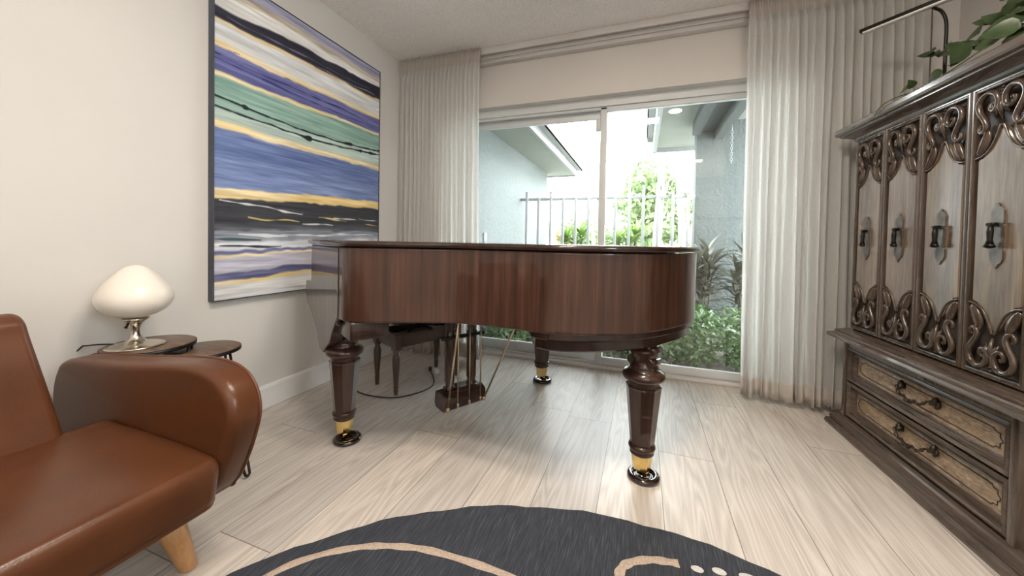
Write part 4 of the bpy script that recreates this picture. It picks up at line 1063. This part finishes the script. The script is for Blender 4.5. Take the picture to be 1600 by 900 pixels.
def trunk_tree(x, y, pts, r0, r1, lab, seed, top=True):
    T = thing('slender_tree', lab, 'tree', (x, y, -.06), 0, 'slender trunks beyond the fence'); m = MB()
    c = catmull([Vector(p) for p in pts], 5); N = len(c); m.tube(c, [lerp(r0, r1, k/(N-1))*(1+.05*math.sin(k*2.1)) for k in range(N)], 10); m.build('trunk', 'bark', T)
    rnd = random.Random(seed); m = MB()
    for k in range(7):
        i = int(N*(.35+.08*k)) % N; p = c[i]; a = rnd.uniform(0, 6.3)
        m.tube([p, p+Vector((.18*math.cos(a), .18*math.sin(a), .25)), p+Vector((.3*math.cos(a), .3*math.sin(a), .6))], [r1*.5, r1*.35, r1*.12], 6)
    m.build('branch', 'bark', T)
trunk_tree(.24, 7.4, [(0, 0, 0), (.02, 0, 1.0), (.06, 0, 2.0), (.10, 0, 3.2), (.16, 0, 4.6)], .10, .05, 'pale thick slender trunk beyond the fence, right of the door mullion', 1)
trunk_tree(.78, 7.6, [(0, 0, 0), (-.05, 0, 1.0), (-.12, 0, 2.0), (-.22, 0, 3.2), (-.28, 0, 4.4)], .085, .04, 'pale slender trunk leaning left, beyond the fence beside the porch wall', 2)
trunk_tree(-.72, 6.9, [(0, 0, 0), (-.02, 0, 1.2), (-.08, 0, 2.3), (-.16, 0, 3.5), (-.22, 0, 4.8)], .055, .025, 'thin bare trunk beyond the fence, just left of the door mullion', 3)
trunk_tree(-.98, 7.8, [(.05, 0, 0), (.0, 0, 1.2), (-.25, 0, 2.3), (-.55, 0, 3.4), (-.9, 0, 4.6)], .045, .02, 'thinnest bare trunk leaning towards the eave of the stucco wing', 4)
trunk_tree(.80, 7.2, [(-.1, 0, 0), (.0, 0, 1.0), (.16, 0, 2.0), (.3, 0, 3.0), (.4, 0, 3.6)], .06, .03, 'pale slender trunk leaning right, closest to the porch wall', 5)
for k, (x, lab) in enumerate(((-.25, 'pale green loose shrub beyond the fence, right of the fan palm'), (.75, 'pale green loose shrub beyond the fence at the foot of the slender trunks'))):
    B = thing('garden_shrub', lab, 'shrub', (x, 6.6, -.06), 0, 'shrubs beyond the fence'); m = MB()
    cloud(m, (0, 0, .6), .46, 700, .12, 70+k, (.95, .8, 1.05)); m.build('foliage', 'treeleaf', B)
    m = MB(); m.tube([(0, 0, 0), (.02, 0, .6)], .02, 6); m.build('stem', 'bark_d', B)

# ------------------------------------------------------------------ light
w = bpy.data.worlds.new('overcast_sky'); scn.world = w; w.use_nodes = True
nt = w.node_tree; nt.nodes.clear()
bg = nt.nodes.new('ShaderNodeBackground'); ow = nt.nodes.new('ShaderNodeOutputWorld')
bg.inputs[0].default_value = (.92, .965, 1.0, 1); bg.inputs[1].default_value = 11.0
nt.links.new(bg.outputs[0], ow.inputs[0])
def area_light(name, loc, rot, sx, sy, power, col):
    d = bpy.data.lights.new(name, 'AREA'); d.shape = 'RECTANGLE'; d.size = sx; d.size_y = sy; d.energy = power; d.color = col
    o = bpy.data.objects.new(name, d); C.objects.link(o); o.location = loc; o.rotation_euler = rot; return o
for x, y, p in ((-.12, .6, 13), (.05, 1.0, 14), (.2, -1.6, 4), (.9, -1.6, 4)): area_light('ceiling_fill_light', (x, y, H-.006), (0, 0, 0), .22, .22, p, (1, .88, .74))  # unseen ceiling lights, added to raise the room's brightness

area_light('fill_uplight', (.6, -2.2, 1.0), (PI, 0, 0), .5, .5, 38, (1, .93, .86))  # added fill behind the camera, bounced off the ceiling

# ------------------------------------------------------------------ camera
cd = bpy.data.cameras.new('camera'); cam = bpy.data.objects.new('camera', cd); C.objects.link(cam)
f_, yaw, pitch, roll, py = 567., .3439, -.02057, .01889, 388.75
F = Vector((-math.sin(yaw)*math.cos(pitch), math.cos(yaw)*math.cos(pitch), math.sin(pitch)))
r = F.cross(Vector((0, 0, 1))).normalized(); u = r.cross(F)
r2 = r*math.cos(roll)+u*math.sin(roll); u2 = -r*math.sin(roll)+u*math.cos(roll)
cam.matrix_world = Matrix(((r2.x, u2.x, -F.x, 0), (r2.y, u2.y, -F.y, 0), (r2.z, u2.z, -F.z, 1.0), (0, 0, 0, 1)))
cd.sensor_width = 36; cd.lens = f_/1600*36; cd.shift_y = -(450-py)/1600; cd.clip_start = .02; cd.clip_end = 200
scn.camera = cam
scn.view_settings.view_transform = 'Standard'; scn.view_settings.look = 'None'; scn.view_settings.gamma = 1; scn.view_settings.use_curve_mapping = False
scn.view_settings.exposure = 0.95
scn.cycles.max_bounces = 12; scn.cycles.transparent_max_bounces = 16; scn.cycles.diffuse_bounces = 6
